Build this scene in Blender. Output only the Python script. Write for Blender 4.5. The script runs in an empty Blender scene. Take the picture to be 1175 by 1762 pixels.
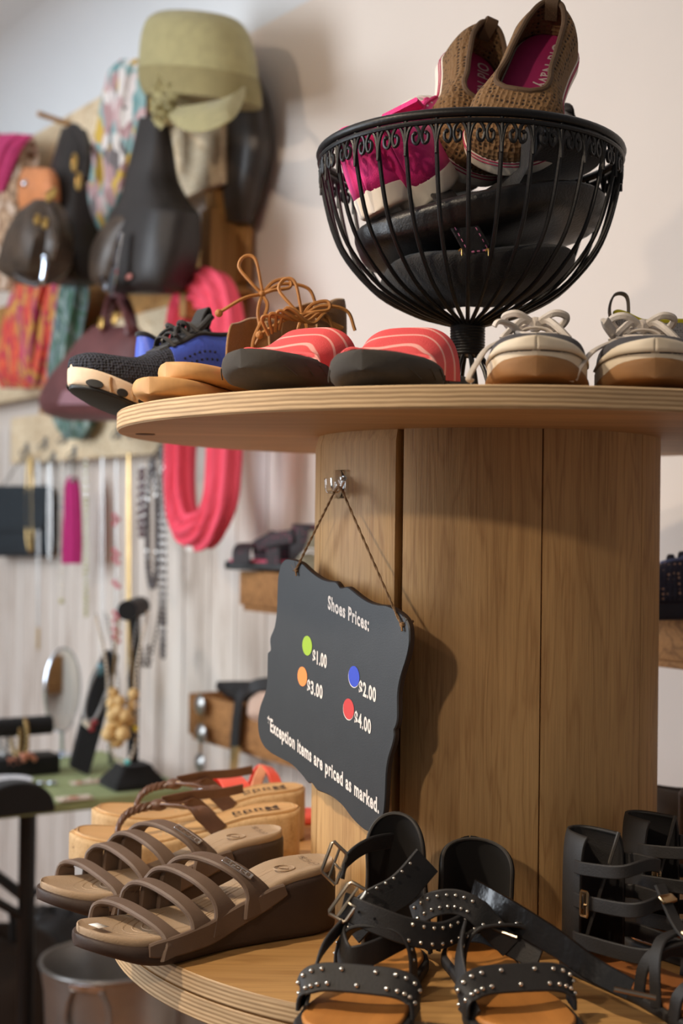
import bpy, math, random
import numpy as np
from mathutils import Vector as V, Matrix

PI = math.pi
S = bpy.context.scene
COL = S.collection
random.seed(7)

# ------------------------------------------------------------------ camera
F_PX, PITCH, ROLL, EYE = 2270.26, 0.007273, 0.012161, 1.30
cp, sp, cr, sr = math.cos(PITCH), math.sin(PITCH), math.cos(ROLL), math.sin(ROLL)
RIGHT, UP, FWD = V((cr, -sr * sp, sr * cp)), V((-sr, -cr * sp, cr * cp)), V((0, cp, sp))
cam_d = bpy.data.cameras.new('camera')
cam = bpy.data.objects.new('camera', cam_d)
COL.objects.link(cam)
cam.matrix_world = Matrix(((RIGHT.x, UP.x, -FWD.x, 0), (RIGHT.y, UP.y, -FWD.y, 0),
                           (RIGHT.z, UP.z, -FWD.z, EYE), (0, 0, 0, 1)))
cam_d.sensor_fit = 'VERTICAL'
cam_d.sensor_height = 36.0
cam_d.lens = 36.0 * F_PX / 1762.0
cam_d.clip_start, cam_d.clip_end = 0.05, 50
cam_d.dof.use_dof = True
cam_d.dof.focus_distance = 1.29
cam_d.dof.aperture_fstop = 4.0
S.camera = cam

# ------------------------------------------------------------------ light
S.view_settings.view_transform = 'Standard'
S.view_settings.look = 'None'
S.view_settings.gamma = 1.0
S.view_settings.use_curve_mapping = False
S.view_settings.exposure = 0.0
w = bpy.data.worlds.new('world')
S.world = w
w.use_nodes = True
w.node_tree.nodes['Background'].inputs[0].default_value = (0.95, 0.93, 0.92, 1)
w.node_tree.nodes['Background'].inputs[1].default_value = 0.115


def look(o, tgt):
    o.rotation_euler = (V(tgt) - o.location).to_track_quat('-Z', 'Y').to_euler()


def lamp(name, kind, loc, tgt, energy, col, **kw):
    d = bpy.data.lights.new(name, kind)
    d.energy, d.color = energy, col
    for k, v in kw.items():
        setattr(d, k, v)
    o = bpy.data.objects.new(name, d)
    COL.objects.link(o)
    o.location = loc
    look(o, tgt)
    return o


lamp('track_spot', 'SPOT', (-1.05, -0.30, 2.10), (-0.08, 1.45, 1.35), 42, (1.0, 0.82, 0.62),
     spot_size=1.05, spot_blend=1.0, shadow_soft_size=0.04)
lamp('ceiling_spot', 'SPOT', (-1.15, 0.85, 2.50), (-0.12, 1.35, 0.95), 98, (1.0, 0.82, 0.60),
     spot_size=1.12, spot_blend=0.9, shadow_soft_size=0.05)
lamp('wall_spot', 'SPOT', (-1.35, 0.75, 2.35), (-0.15, 2.75, 1.65), 40, (1.0, 0.79, 0.60),
     spot_size=1.6, spot_blend=1.0, shadow_soft_size=0.03)
lamp('window_daylight', 'AREA', (-2.9, 1.75, 1.75), (-0.3, 2.5, 1.6), 74, (0.84, 0.92, 1.0),
     shape='RECTANGLE', size=1.5, size_y=1.5)
lamp('front_fill', 'AREA', (-1.6, -2.6, 1.9), (0.2, 1.8, 1.2), 4.5, (1.0, 0.93, 0.86),  # added soft fill from behind the camera, no known window there
     shape='RECTANGLE', size=2.4, size_y=1.8)


# ------------------------------------------------------------------ picture measurements -> places
def ray(px, py):
    return RIGHT * ((px - 587.5) / F_PX) + UP * (-(py - 881.0) / F_PX) + FWD


CAMP = V((0, 0, EYE))


def at(px, py, Y):
    d = ray(px, py)
    return CAMP + d * (Y / d.y)


def on_z(px, py, z):
    d = ray(px, py)
    return CAMP + d * ((z - EYE) / d.z)


def on_plane(px, py, p0, n):
    d = ray(px, py)
    return CAMP + d * ((p0 - CAMP).dot(n) / d.dot(n))


WP0 = V((-0.205, 2.95, 0))                 # a point of the wall's foot
WU = V((-0.585, 0.811, 0)).normalized()    # along the wall, away to the left
WN = V((-0.811, -0.585, 0)).normalized()   # out of the wall, into the room


def W(px, py, off=0.0):
    return on_plane(px, py, WP0 + WN * off, WN)


def wall_pt(u, z, off=0.0):
    return WP0 + WU * u + WN * off + V((0, 0, z))


def wall_uz(p):
    return (p - WP0).dot(WU), p.z


# ------------------------------------------------------------------ small maths
def lerp(a, b, t):
    return a + (b - a) * t


def ss(a, b, x):
    t = max(0.0, min(1.0, (x - a) / (b - a)))
    return t * t * (3 - 2 * t)


def tab(pts):
    """smooth function through (x, y) pairs"""
    xs = [p[0] for p in pts]; ys = [p[1] for p in pts]; n = len(pts)
    ms = []
    for i in range(n):
        if i == 0: m = (ys[1] - ys[0]) / (xs[1] - xs[0])
        elif i == n - 1: m = (ys[-1] - ys[-2]) / (xs[-1] - xs[-2])
        else:
            d0 = (ys[i] - ys[i - 1]) / (xs[i] - xs[i - 1]); d1 = (ys[i + 1] - ys[i]) / (xs[i + 1] - xs[i])
            m = 0 if d0 * d1 <= 0 else 2 * d0 * d1 / (d0 + d1)
        ms.append(m)

    def f(x):
        if x <= xs[0]: return ys[0]
        if x >= xs[-1]: return ys[-1]
        i = 0
        while x > xs[i + 1]: i += 1
        h = xs[i + 1] - xs[i]; t = (x - xs[i]) / h
        return ((2 * t**3 - 3 * t**2 + 1) * ys[i] + (t**3 - 2 * t**2 + t) * h * ms[i]
                + (-2 * t**3 + 3 * t**2) * ys[i + 1] + (t**3 - t**2) * h * ms[i + 1])
    return f


def catmull(pts, n=8, closed=False):
    P = [V(p) for p in pts]
    if len(P) < 3 and not closed:
        return [P[0].lerp(P[-1], i / n) for i in range(n + 1)]
    out = []
    m = len(P)
    segs = m if closed else m - 1
    for i in range(segs):
        if closed:
            a, b, c, d = P[(i - 1) % m], P[i], P[(i + 1) % m], P[(i + 2) % m]
        else:
            b, c = P[i], P[i + 1]
            a = P[i - 1] if i > 0 else b * 2 - c
            d = P[i + 2] if i + 2 < m else c * 2 - b
        for k in range(n):
            t = k / n
            out.append(0.5 * ((2 * b) + (c - a) * t + (2 * a - 5 * b + 4 * c - d) * t * t + (3 * b - a - 3 * c + d) * t**3))
    if not closed: out.append(P[-1].copy())
    return out


# ------------------------------------------------------------------ mesh builder: one MB = one mesh object
class MB:
    def __init__(s):
        s.v = []; s.f = []; s.mi = []; s.cur = 0

    def add(s, vs, fs):
        o = len(s.v)
        s.v += [tuple(p) for p in vs]
        for f in fs:
            s.f.append(tuple(i + o for i in f)); s.mi.append(s.cur)
        return s

    def loft(s, rings, cap=True, closed=True, loop=False):
        n = len(rings[0]); vs = [p for r in rings for p in r]; fs = []
        m = len(rings)
        for i in range(m if loop else m - 1):
            i2 = (i + 1) % m
            for j in range(n if closed else n - 1):
                k = (j + 1) % n
                fs.append((i * n + j, i * n + k, i2 * n + k, i2 * n + j))
        if cap and not loop and closed:
            fs.append(tuple(range(n - 1, -1, -1)))
            fs.append(tuple((m - 1) * n + j for j in range(n)))
        return s.add(vs, fs)

    def tube(s, pts, r, n=8, smooth=0, closed=False, flat=1.0):
        P = catmull(pts, smooth, closed) if smooth else [V(p) for p in pts]
        m = len(P); rings = []
        N = None
        for i, p in enumerate(P):
            if closed: T = P[(i + 1) % m] - P[(i - 1) % m]
            else: T = P[min(i + 1, m - 1)] - P[max(i - 1, 0)]
            if T.length < 1e-9: T = V((0, 0, 1))
            T.normalize()
            if N is None:
                N = T.cross(V((0, 0, 1)))
                if N.length < .1: N = T.cross(V((1, 0, 0)))
            N = (N - T * N.dot(T))
            if N.length < 1e-6: N = T.orthogonal()
            N.normalize(); Bv = T.cross(N)
            rr = r(i / max(1, m - 1)) if callable(r) else r
            rings.append([p + (N * math.cos(2 * PI * k / n) + Bv * math.sin(2 * PI * k / n) * flat) * rr for k in range(n)])
        return s.loft(rings, True, True, closed)

    def ribbon(s, pts, wdir, width, thick, smooth=6, closed=False):
        """flat band along pts; wdir = a vector or f(t) giving the width direction"""
        P = catmull(pts, smooth, closed) if smooth else [V(p) for p in pts]
        m = len(P); rings = []
        for i, p in enumerate(P):
            t = i / max(1, m - 1)
            if closed: T = P[(i + 1) % m] - P[(i - 1) % m]
            else: T = P[min(i + 1, m - 1)] - P[max(i - 1, 0)]
            T.normalize()
            wv = V(wdir(t)) if callable(wdir) else V(wdir)
            wv = wv - T * wv.dot(T)
            if wv.length < 1e-5: wv = T.orthogonal()
            wv.normalize(); N = T.cross(wv)
            h = (width(t) if callable(width) else width) / 2
            q = (thick(t) if callable(thick) else thick) / 2
            b = min(h, q) * .6
            sec = [(-h, -q + b), (-h, q - b), (-h + b, q), (0, q * 1.0), (h - b, q), (h, q - b), (h, -q + b), (h - b, -q), (0, -q), (-h + b, -q)]
            rings.append([p + wv * a + N * c for a, c in sec])
        return s.loft(rings, True, True, closed)

    def box(s, c, size, rot=None, bev=0.0):
        x, y, z = [d / 2 for d in size]
        c = V(c)
        if bev <= 0:
            vs = [V((sx * x, sy * y, sz * z)) for sx in (-1, 1) for sy in (-1, 1) for sz in (-1, 1)]
            fs = [(0, 1, 3, 2), (4, 6, 7, 5), (0, 4, 5, 1), (2, 3, 7, 6), (0, 2, 6, 4), (1, 5, 7, 3)]
        else:
            b = min(bev, x * .9, y * .9, z * .9)
            rings = []
            def rr(ix, iy):
                o = []
                for k, (cx, cy) in enumerate(((1, 1), (-1, 1), (-1, -1), (1, -1))):
                    for q in range(4):
                        a = PI / 2 * k + PI / 2 * q / 3
                        o.append((cx * (ix - b) + b * math.cos(a), cy * (iy - b) + b * math.sin(a)))
                return o
            for zz, sc in ((-z, b), (-z + b * .3, b * .3), (-z + b, 0), (z - b, 0), (z - b * .3, b * .3), (z, b)):
                rings.append([V((px * (x - sc) / x, py * (y - sc) / y, zz)) for px, py in rr(x, y)])
            n = len(rings[0]); vs = [p for r in rings for p in r]; fs = []
            for i in range(len(rings) - 1):
                for j in range(n):
                    k = (j + 1) % n
                    fs.append((i * n + j, i * n + k, (i + 1) * n + k, (i + 1) * n + j))
            fs.append(tuple(range(n - 1, -1, -1))); fs.append(tuple((len(rings) - 1) * n + j for j in range(n)))
        if rot is not None: vs = [rot @ v for v in vs]
        return s.add([c + v for v in vs], fs)

    def lathe(s, prof, c=(0, 0, 0), n=32, axis=None, cap=True):
        c = V(c)
        R = axis if axis is not None else Matrix.Identity(3)
        rings = [[c + R @ V((r * math.cos(2 * PI * k / n), r * math.sin(2 * PI * k / n), z)) for k in range(n)] for r, z in prof]
        return s.loft(rings, cap)

    def ball(s, c, r, n=12, m=8, sc=(1, 1, 1), rot=None):
        c = V(c); rings = []
        for i in range(1, m):
            a = PI * i / m
            rg = []
            for k in range(n):
                p = V((r * sc[0] * math.sin(a) * math.cos(2 * PI * k / n), r * sc[1] * math.sin(a) * math.sin(2 * PI * k / n), -r * sc[2] * math.cos(a)))
                rg.append(c + (rot @ p if rot is not None else p))
            rings.append(rg)
        o = len(s.v)
        s.loft(rings, False)
        b = V((0, 0, -r * sc[2])); t = V((0, 0, r * sc[2]))
        if rot is not None: b = rot @ b; t = rot @ t
        s.v += [tuple(c + b), tuple(c + t)]
        ib = len(s.v) - 2; it = ib + 1; last = o + (m - 2) * n
        for k in range(n):
            s.f.append((ib, o + (k + 1) % n, o + k)); s.mi.append(s.cur)
            s.f.append((it, last + k, last + (k + 1) % n)); s.mi.append(s.cur)
        return s

    def prism(s, poly, ex):
        """closed polygon of points pushed along vector ex"""
        n = len(poly); ex = V(ex)
        vs = [V(p) for p in poly] + [V(p) + ex for p in poly]
        fs = [(i, (i + 1) % n, n + (i + 1) % n, n + i) for i in range(n)] + [tuple(range(n - 1, -1, -1)), tuple(range(n, 2 * n))]
        return s.add(vs, fs)

    def build(s, name, mats, parent=None, world=True, merge=False, angle=40, solid=0.0, sub=0, bevel=0.0, disp=None):
        me = bpy.data.meshes.new(name)
        off = parent_loc(parent) if (parent is not None and world) else V((0, 0, 0))
        vs = [V(p) - off for p in s.v]
        fs = s.f; mi = s.mi
        if merge:
            key = {}; remap = []; nv = []
            for p in vs:
                k = (round(p.x, 6), round(p.y, 6), round(p.z, 6))
                if k not in key: key[k] = len(nv); nv.append(p)
                remap.append(key[k])
            nf = []; nm = []
            for f, m_ in zip(fs, mi):
                g = []
                for i in f:
                    if not g or g[-1] != remap[i]: g.append(remap[i])
                if len(g) > 1 and g[0] == g[-1]: g.pop()
                if len(set(g)) >= 3 and len(set(g)) == len(g): nf.append(tuple(g)); nm.append(m_)
            vs, fs, mi = nv, nf, nm
        me.from_pydata([tuple(p) for p in vs], [], fs)
        mats = mats if isinstance(mats, (list, tuple)) else [mats]
        for m_ in mats: me.materials.append(m_)
        if len(mats) > 1: me.polygons.foreach_set('material_index', mi)
        me.polygons.foreach_set('use_smooth', [True] * len(me.polygons))
        me.update()
        import bmesh
        bm = bmesh.new(); bm.from_mesh(me)
        bmesh.ops.recalc_face_normals(bm, faces=bm.faces); bm.to_mesh(me); bm.free()
        me.set_sharp_from_angle(angle=math.radians(angle))
        o = bpy.data.objects.new(name, me)
        COL.objects.link(o)
        if parent is not None:
            o.parent = parent
        if solid:
            md = o.modifiers.new('thickness', 'SOLIDIFY'); md.thickness = solid; md.offset = -1
        if bevel:
            md = o.modifiers.new('bevel', 'BEVEL'); md.width = bevel; md.segments = 2; md.limit_method = 'ANGLE'
        if sub:
            md = o.modifiers.new('subdivision', 'SUBSURF'); md.levels = sub; md.render_levels = sub
        return o


LOCS = {}


def parent_loc(p):
    v = V((0, 0, 0))
    while p is not None:
        v = v + LOCS.get(p.name, V((0, 0, 0))); p = p.parent
    return v


def tag(o, label=None, cat=None, group=None, kind=None):
    if label: o['label'] = label
    if cat: o['category'] = cat
    if group: o['group'] = group
    if kind: o['kind'] = kind
    return o


def thing(name, label, cat, loc, group=None):
    o = bpy.data.objects.new(name, None)
    COL.objects.link(o)
    o.empty_display_size = .02
    o.location = V(loc); LOCS[o.name] = V(loc)
    return tag(o, label, cat, group)


def place(o, loc, xdir, zdir=(0, 0, 1)):
    """put a thing built in its own space: local +x along xdir, local z near zdir"""
    x = V(xdir).normalized(); z = V(zdir); z = (z - x * z.dot(x)).normalized(); y = z.cross(x)
    loc = V(loc)
    o.matrix_world = Matrix(((x.x, y.x, z.x, loc.x), (x.y, y.y, z.y, loc.y), (x.z, y.z, z.z, loc.z), (0, 0, 0, 1)))
    return o


def local_thing(name, label, cat, group=None):
    o = thing(name, label, cat, (0, 0, 0), group)
    return o


def copy_tree(o, label=None, parent=None, mirror=False):
    c = o.copy(); COL.objects.link(c)
    LOCS[c.name] = LOCS.get(o.name, V((0, 0, 0)))
    if label: c['label'] = label
    if parent is not None:
        mpi = o.matrix_parent_inverse.copy()
        c.parent = parent; c.matrix_parent_inverse = mpi
    for ch in list(o.children):
        copy_tree(ch, None, c)
    return c


# ------------------------------------------------------------------ materials
MATS = {}


def nodes(name):
    m = bpy.data.materials.new(name); m.use_nodes = True
    nt = m.node_tree
    return m, nt, nt.nodes['Principled BSDF']


def lin(c):
    """8-bit sRGB triple -> linear"""
    return tuple(((x / 255 / 12.92) if x / 255 <= .04045 else ((x / 255 + .055) / 1.055) ** 2.4) for x in c) + (1,)


def coords(nt, stretch=(1, 1, 1), kind='Object', rot=(0, 0, 0)):
    tc = nt.nodes.new('ShaderNodeTexCoord'); mp = nt.nodes.new('ShaderNodeMapping')
    mp.inputs['Scale'].default_value = stretch; mp.inputs['Rotation'].default_value = rot
    nt.links.new(tc.outputs[kind], mp.inputs[0])
    return mp.outputs[0]


def noise(nt, vec, scale, detail=3, rough=.55, dist=0):
    n = nt.nodes.new('ShaderNodeTexNoise')
    n.inputs['Scale'].default_value = scale; n.inputs['Detail'].default_value = detail
    n.inputs['Roughness'].default_value = rough; n.inputs['Distortion'].default_value = dist
    nt.links.new(vec, n.inputs['Vector'])
    return n.outputs['Fac']


def ramp(nt, fac, stops, interp='LINEAR'):
    r = nt.nodes.new('ShaderNodeValToRGB'); e = r.color_ramp.elements
    r.color_ramp.interpolation = interp
    while len(e) < len(stops): e.new(.5)
    for k, (p, c) in enumerate(stops):
        e[k].position = p; e[k].color = c
    nt.links.new(fac, r.inputs[0])
    return r.outputs[0]


def bump(nt, bsdf, fac, strength, dist=.002):
    b = nt.nodes.new('ShaderNodeBump'); b.inputs['Strength'].default_value = strength; b.inputs['Distance'].default_value = dist
    nt.links.new(fac, b.inputs['Height']); nt.links.new(b.outputs[0], bsdf.inputs['Normal'])


def mathn(nt, op, a, b=None):
    n = nt.nodes.new('ShaderNodeMath'); n.operation = op
    for k, x in enumerate((a, b)):
        if x is None: continue
        if isinstance(x, (int, float)): n.inputs[k].default_value = x
        else: nt.links.new(x, n.inputs[k])
    return n.outputs[0]


def mixc(nt, fac, a, b, mode='MIX'):
    n = nt.nodes.new('ShaderNodeMix'); n.data_type = 'RGBA'; n.blend_type = mode
    for sock, x in ((n.inputs[0], fac), (n.inputs[6], a), (n.inputs[7], b)):
        if isinstance(x, (int, float)): sock.default_value = x
        elif isinstance(x, tuple): sock.default_value = x
        else: nt.links.new(x, sock)
    return n.outputs[2]


def scol(c, k):
    return tuple(min(1, x * k) for x in c[:3]) + (1,)


def M(name, rgb, rough=.6, metal=0.0, var=.15, vscale=25, bs=0.0, bscale=300, stretch=(1, 1, 1), spec=.5, sheen=0, coat=0):
    if name in MATS: return MATS[name]
    m, nt, b = nodes(name)
    c = lin(rgb)
    vec = coords(nt, stretch)
    f = noise(nt, vec, vscale, 4)
    nt.links.new(ramp(nt, f, [(.3, scol(c, 1 - var)), (.7, scol(c, 1 + var))]), b.inputs['Base Color'])
    b.inputs['Roughness'].default_value = rough; b.inputs['Metallic'].default_value = metal
    b.inputs['Specular IOR Level'].default_value = spec
    if sheen: b.inputs['Sheen Weight'].default_value = sheen
    if coat: b.inputs['Coat Weight'].default_value = coat
    if bs: bump(nt, b, noise(nt, vec, bscale, 2), bs)
    MATS[name] = m
    return m


def wood(name, rgb1, rgb2, axis='z', scale=1.0, rough=.6, knots=True, bs=.25, contrast=1.0, dist=.8):
    if name in MATS: return MATS[name]
    m, nt, b = nodes(name)
    st = {'x': (.9, 9, 9), 'y': (9, .9, 9), 'z': (9, 9, .9)}[axis]
    vec = coords(nt, tuple(x * scale for x in st))
    big = noise(nt, vec, 2.2, 3, .5, dist)
    band = mathn(nt, 'FRACT', mathn(nt, 'MULTIPLY', big, 9.0))
    tri = mathn(nt, 'ABSOLUTE', mathn(nt, 'SUBTRACT', band, .5))
    fine = noise(nt, coords(nt, tuple(x * scale * (14 if x > 2 else 3) for x in st)), 3, 4, .7)
    c1, c2 = lin(rgb1), lin(rgb2)
    base = ramp(nt, tri, [(.0, tuple(lerp(a, b, contrast) for a, b in zip(c1, c2))), (.22, c1), (.5, scol(c1, 1.06))])
    col = mixc(nt, .35, base, ramp(nt, fine, [(.3, scol(c2, .8)), (.65, scol(c1, 1.15))]))
    blot = noise(nt, coords(nt, tuple(x * scale * .25 for x in st)), 3, 3, .6)
    col = mixc(nt, 1.0, col, ramp(nt, blot, [(.3, (.72, .68, .64, 1)), (.7, (1.12, 1.1, 1.08, 1))]), 'MULTIPLY')
    nt.links.new(col, b.inputs['Base Color'])
    b.inputs['Roughness'].default_value = rough
    bump(nt, b, fine, bs, .0015)
    MATS[name] = m
    return m


def cells(name, colors, scale=30, rough=.8, bs=.3, stretch=(1, 1, 1), dist=.0):
    """fabric printed with patches of several colours"""
    if name in MATS: return MATS[name]
    m, nt, b = nodes(name)
    vec = coords(nt, stretch)
    f = noise(nt, vec, scale, 2, .5, dist)
    n = len(colors)
    lo, hi = .30, .70
    nt.links.new(ramp(nt, f, [(lo + (hi - lo) * k / max(1, n - 1), lin(c)) for k, c in enumerate(colors)], 'LINEAR' if n > 32 else 'EASE'), b.inputs['Base Color'])
    b.inputs['Roughness'].default_value = rough
    bump(nt, b, noise(nt, coords(nt), 400, 2), bs)
    MATS[name] = m
    return m


def dotted(name, base, dot, scale=260, size=.28, rough=.6, bs=.5, invert=False, stretch=(1, 1, 1)):
    """mesh / knit / crochet: holes on a voronoi grid"""
    if name in MATS: return MATS[name]
    m, nt, b = nodes(name)
    vec = coords(nt, stretch)
    v = nt.nodes.new('ShaderNodeTexVoronoi'); v.inputs['Scale'].default_value = scale
    v.inputs['Randomness'].default_value = .35
    nt.links.new(vec, v.inputs['Vector'])
    nt.links.new(ramp(nt, v.outputs['Distance'], [(size, lin(dot)), (size + .12, lin(base))]), b.inputs['Base Color'])
    b.inputs['Roughness'].default_value = rough
    bump(nt, b, v.outputs['Distance'], bs, .003)
    MATS[name] = m
    return m

# ================================================================== THE SETTING
def struct(mb, name, mat, **kw):
    o = mb.build(name, mat, None, **kw)
    o['kind'] = 'structure'
    return o


m_wall = M('painted_wall', (226, 214, 203), .75, var=.02, vscale=3, bs=.05, bscale=120)
m_ceil = M('ceiling_paint', (224, 226, 228), .8, var=.02, vscale=3)


def mk_whitewash():
    m, nt, b = nodes('whitewashed_boards')
    tc = nt.nodes.new('ShaderNodeTexCoord')
    mp = nt.nodes.new('ShaderNodeMapping'); mp.inputs['Rotation'].default_value = (0, 0, -math.atan2(WU.y, WU.x))
    nt.links.new(tc.outputs['Object'], mp.inputs[0])
    mp2 = nt.nodes.new('ShaderNodeMapping'); mp2.inputs['Scale'].default_value = (16, 16, 1.1)
    nt.links.new(mp.outputs[0], mp2.inputs[0])
    f = noise(nt, mp2.outputs[0], 1.6, 4, .6, .3)
    fine = noise(nt, mp2.outputs[0], 6, 3, .7)
    mix = mathn(nt, 'ADD', mathn(nt, 'MULTIPLY', f, .7), mathn(nt, 'MULTIPLY', fine, .3))
    col = ramp(nt, mix, [(.34, lin((176, 160, 146))), (.46, lin((216, 204, 193))), (.6, lin((228, 219, 210))), (.72, lin((204, 188, 172)))])
    nt.links.new(col, b.inputs['Base Color']); b.inputs['Roughness'].default_value = .7
    bump(nt, b, fine, .2, .001)
    return m


m_white_boards = mk_whitewash()

U0, U1, CEIL = -3.0, 5.0, 2.62
mb = MB(); mb.prism([wall_pt(U0, 0), wall_pt(U1, 0), wall_pt(U1, CEIL - .22), wall_pt(U0, CEIL - .22)], WN * -.12)
struct(mb, 'wall_back', m_wall)
# cove between wall and ceiling
mb = MB()
prof = [(0, CEIL - .22)] + [(.22 - .22 * math.cos(a), CEIL - .22 + .22 * math.sin(a)) for a in [PI / 2 * k / 12 for k in range(13)]] + [(.22, CEIL + .1), (-.12, CEIL + .1), (-.12, CEIL - .22)]
mb.loft([[wall_pt(u, z, o) for o, z in prof] for u in (U0, U1)])
struct(mb, 'trim_1', m_ceil)
mb = MB(); mb.prism([wall_pt(U0, CEIL, .22), wall_pt(U1, CEIL, .22), wall_pt(U1, CEIL, 6), wall_pt(U0, CEIL, 6)], (0, 0, .1))
struct(mb, 'ceiling', m_ceil)
m_floor = wood('floor_boards', (176, 112, 58), (120, 70, 34), 'y', .5, .4)
mb = MB(); mb.prism([wall_pt(U0, 0, -.12), wall_pt(U1, 0, -.12), wall_pt(U1, 0, 6), wall_pt(U0, 0, 6)], (0, 0, -.1))
struct(mb, 'floor', m_floor)
# whitewashed vertical boards on the lower wall (from the pallet rack down), each board its own ridge in one cladding
zt = W(300, 700, .02).z
u_r, u_l = wall_uz(W(700, 900, .02))[0], 4.6
mb = MB(); u = u_r; k = 0
while u < u_l:
    wd = .115 + .02 * ((k * 37) % 5) / 5
    c = wall_pt(u + wd / 2, zt / 2 + .0, .009)
    R3 = Matrix((WU, WN, V((0, 0, 1)))).transposed()
    mb.box(c, (wd - .004, .016, zt - .002), R3)
    u += wd; k += 1
struct(mb, 'trim_2', m_white_boards)

# ================================================================== THE CABLE SPOOL
SC = V((0.16303, 1.5, 0)); SR, BR = 0.41373, 0.19361
ZT, ZU, ZB, ZM, ZL = EYE + .11495, EYE + .09502, EYE - .41448, EYE - .43335, EYE - .45564


def mk_ply(name, c1, c2, nply=9, thick=.02, ztop=0):
    m, nt, b = nodes(name)
    tc = nt.nodes.new('ShaderNodeTexCoord')
    sep = nt.nodes.new('ShaderNodeSeparateXYZ'); nt.links.new(tc.outputs['Object'], sep.inputs[0])
    nv = noise(nt, tc.outputs['Object'], 9, 3)
    z = mathn(nt, 'ADD', sep.outputs[2], mathn(nt, 'MULTIPLY', nv, .0035))
    band = mathn(nt, 'FRACT', mathn(nt, 'MULTIPLY', z, nply / thick))
    tri = mathn(nt, 'ABSOLUTE', mathn(nt, 'SUBTRACT', band, .5))
    col = ramp(nt, tri, [(.05, lin(c2)), (.28, lin(c1)), (.45, lin(tuple(min(255, x * 1.06) for x in c1)))])
    vec = coords(nt, (3, 3, 60)); g = noise(nt, vec, 4, 4, .7)
    col = mixc(nt, 1, col, ramp(nt, g, [(.3, (.72, .70, .68, 1)), (.7, (1.12, 1.1, 1.08, 1))]), 'MULTIPLY')
    nt.links.new(col, b.inputs['Base Color']); b.inputs['Roughness'].default_value = .7
    bump(nt, b, tri, .3, .001)
    return m


m_rim = mk_ply('plywood_edge', (204, 176, 138), (164, 132, 94), 5)
m_face = wood('plywood_face', (206, 166, 112), (182, 140, 88), 'x', .55, .55, bs=.1, contrast=.5)
m_deck = wood('plywood_deck', (200, 156, 98), (164, 118, 68), 'x', .7, .5, bs=.2, contrast=.5, dist=.4)
m_stave = wood('pine_stave', (206, 166, 112), (160, 114, 66), 'z', 1.5, .6, bs=.3, contrast=.55, dist=.3)
m_dark = M('inside_shade', (30, 22, 16), .9)

spool = thing('cable_spool', 'big wooden cable spool used as a two tier shoe display', 'display stand', (SC.x, SC.y, ZL))


def disc(name, z0, z1, faces, seed=0, rough_edge=0.0):
    mb = MB(); n = 160
    def ring(r, z): return [V((SC.x + (r + rough_edge * (random.random() - .5)) * math.cos(2 * PI * k / n), SC.y + (r + 0) * math.sin(2 * PI * k / n), z)) for k in range(n)]
    b = .0015
    mb.cur = 0
    mb.loft([ring(SR - b, z0), ring(SR, z0 + b), ring(SR, z1 - b), ring(SR - b, z1)], False)
    mb.cur = 1
    for z, flip in ((z0, 1), (z1, 0)):
        rr = ring(SR - b, z)
        mb.add(rr, [tuple(range(n))])
    return mb.build(name, [m_rim, faces], spool, merge=True)


disc('upper_flange', ZU, ZT, m_face)
lower = disc('lower_flange', ZM + .0006, ZB, m_deck)
disc('base_flange', ZL, ZM - .0010, m_deck)
# the barrel: eight curved staves with gaps between them
edges = [-76, -33, 11, 52, 95, 140, 187, 232, 284]
gaps = [.002, .0095, .0018, .0012, .002, .003, .002, .002]
for k in range(8):
    a0 = math.radians(edges[k]) + gaps[k] / 2 / BR; a1 = math.radians(edges[k + 1]) - gaps[(k + 1) % 8] / 2 / BR
    mb = MB(); rings = []
    for z in (ZB, ZB + .004, lerp(ZB, ZU, .33), lerp(ZB, ZU, .66), ZU - .012, ZU):
        ro = BR - (.003 if z > ZU - .008 and k in (0, 7) else 0)
        pts = []
        N = 14
        for i in range(N + 1):
            a = lerp(a0, a1, i / N)
            # a slightly flattened outer face
            e = 1 - .006 * (1 - math.cos((i / N - .5) * PI)) if 0 < i < N else 1 - .008
            pts.append(V((SC.x + ro * e * math.sin(a), SC.y - ro * e * math.cos(a), z)))
        for i in range(N, -1, -1):
            a = lerp(a0, a1, i / N)
            pts.append(V((SC.x + (BR - .024) * math.sin(a), SC.y - (BR - .024) * math.cos(a), z)))
        rings.append(pts)
    mb.loft(rings)
    o = mb.build('stave', m_stave, spool)
    # every stave cut from another stretch of the same wood
    for v in o.data.vertices: pass
mb = MB(); mb.lathe([(BR - .03, ZB), (BR - .03, ZU)], (SC.x, SC.y, 0), 48)
mb.build('shade_lining', m_dark, spool)  # near-black lining: shade inside the hollow barrel, put into its colour
# bolt plug in the underside and the foot that carries the spool
mb = MB(); mb.lathe([(.011, ZU - .0008), (.011, ZU + .003)], at(250, 744, 1.47).xy.to_3d(), 20)
mb.build('bolt_plug', M('plug', (92, 62, 34), .8), spool)
mb = MB(); mb.lathe([(.26, 0), (.26, .03), (.20, .05), (.20, ZL - .004), (.22, ZL)], (SC.x, SC.y, 0), 48)
mb.build('pedestal', m_stave, spool)

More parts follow.
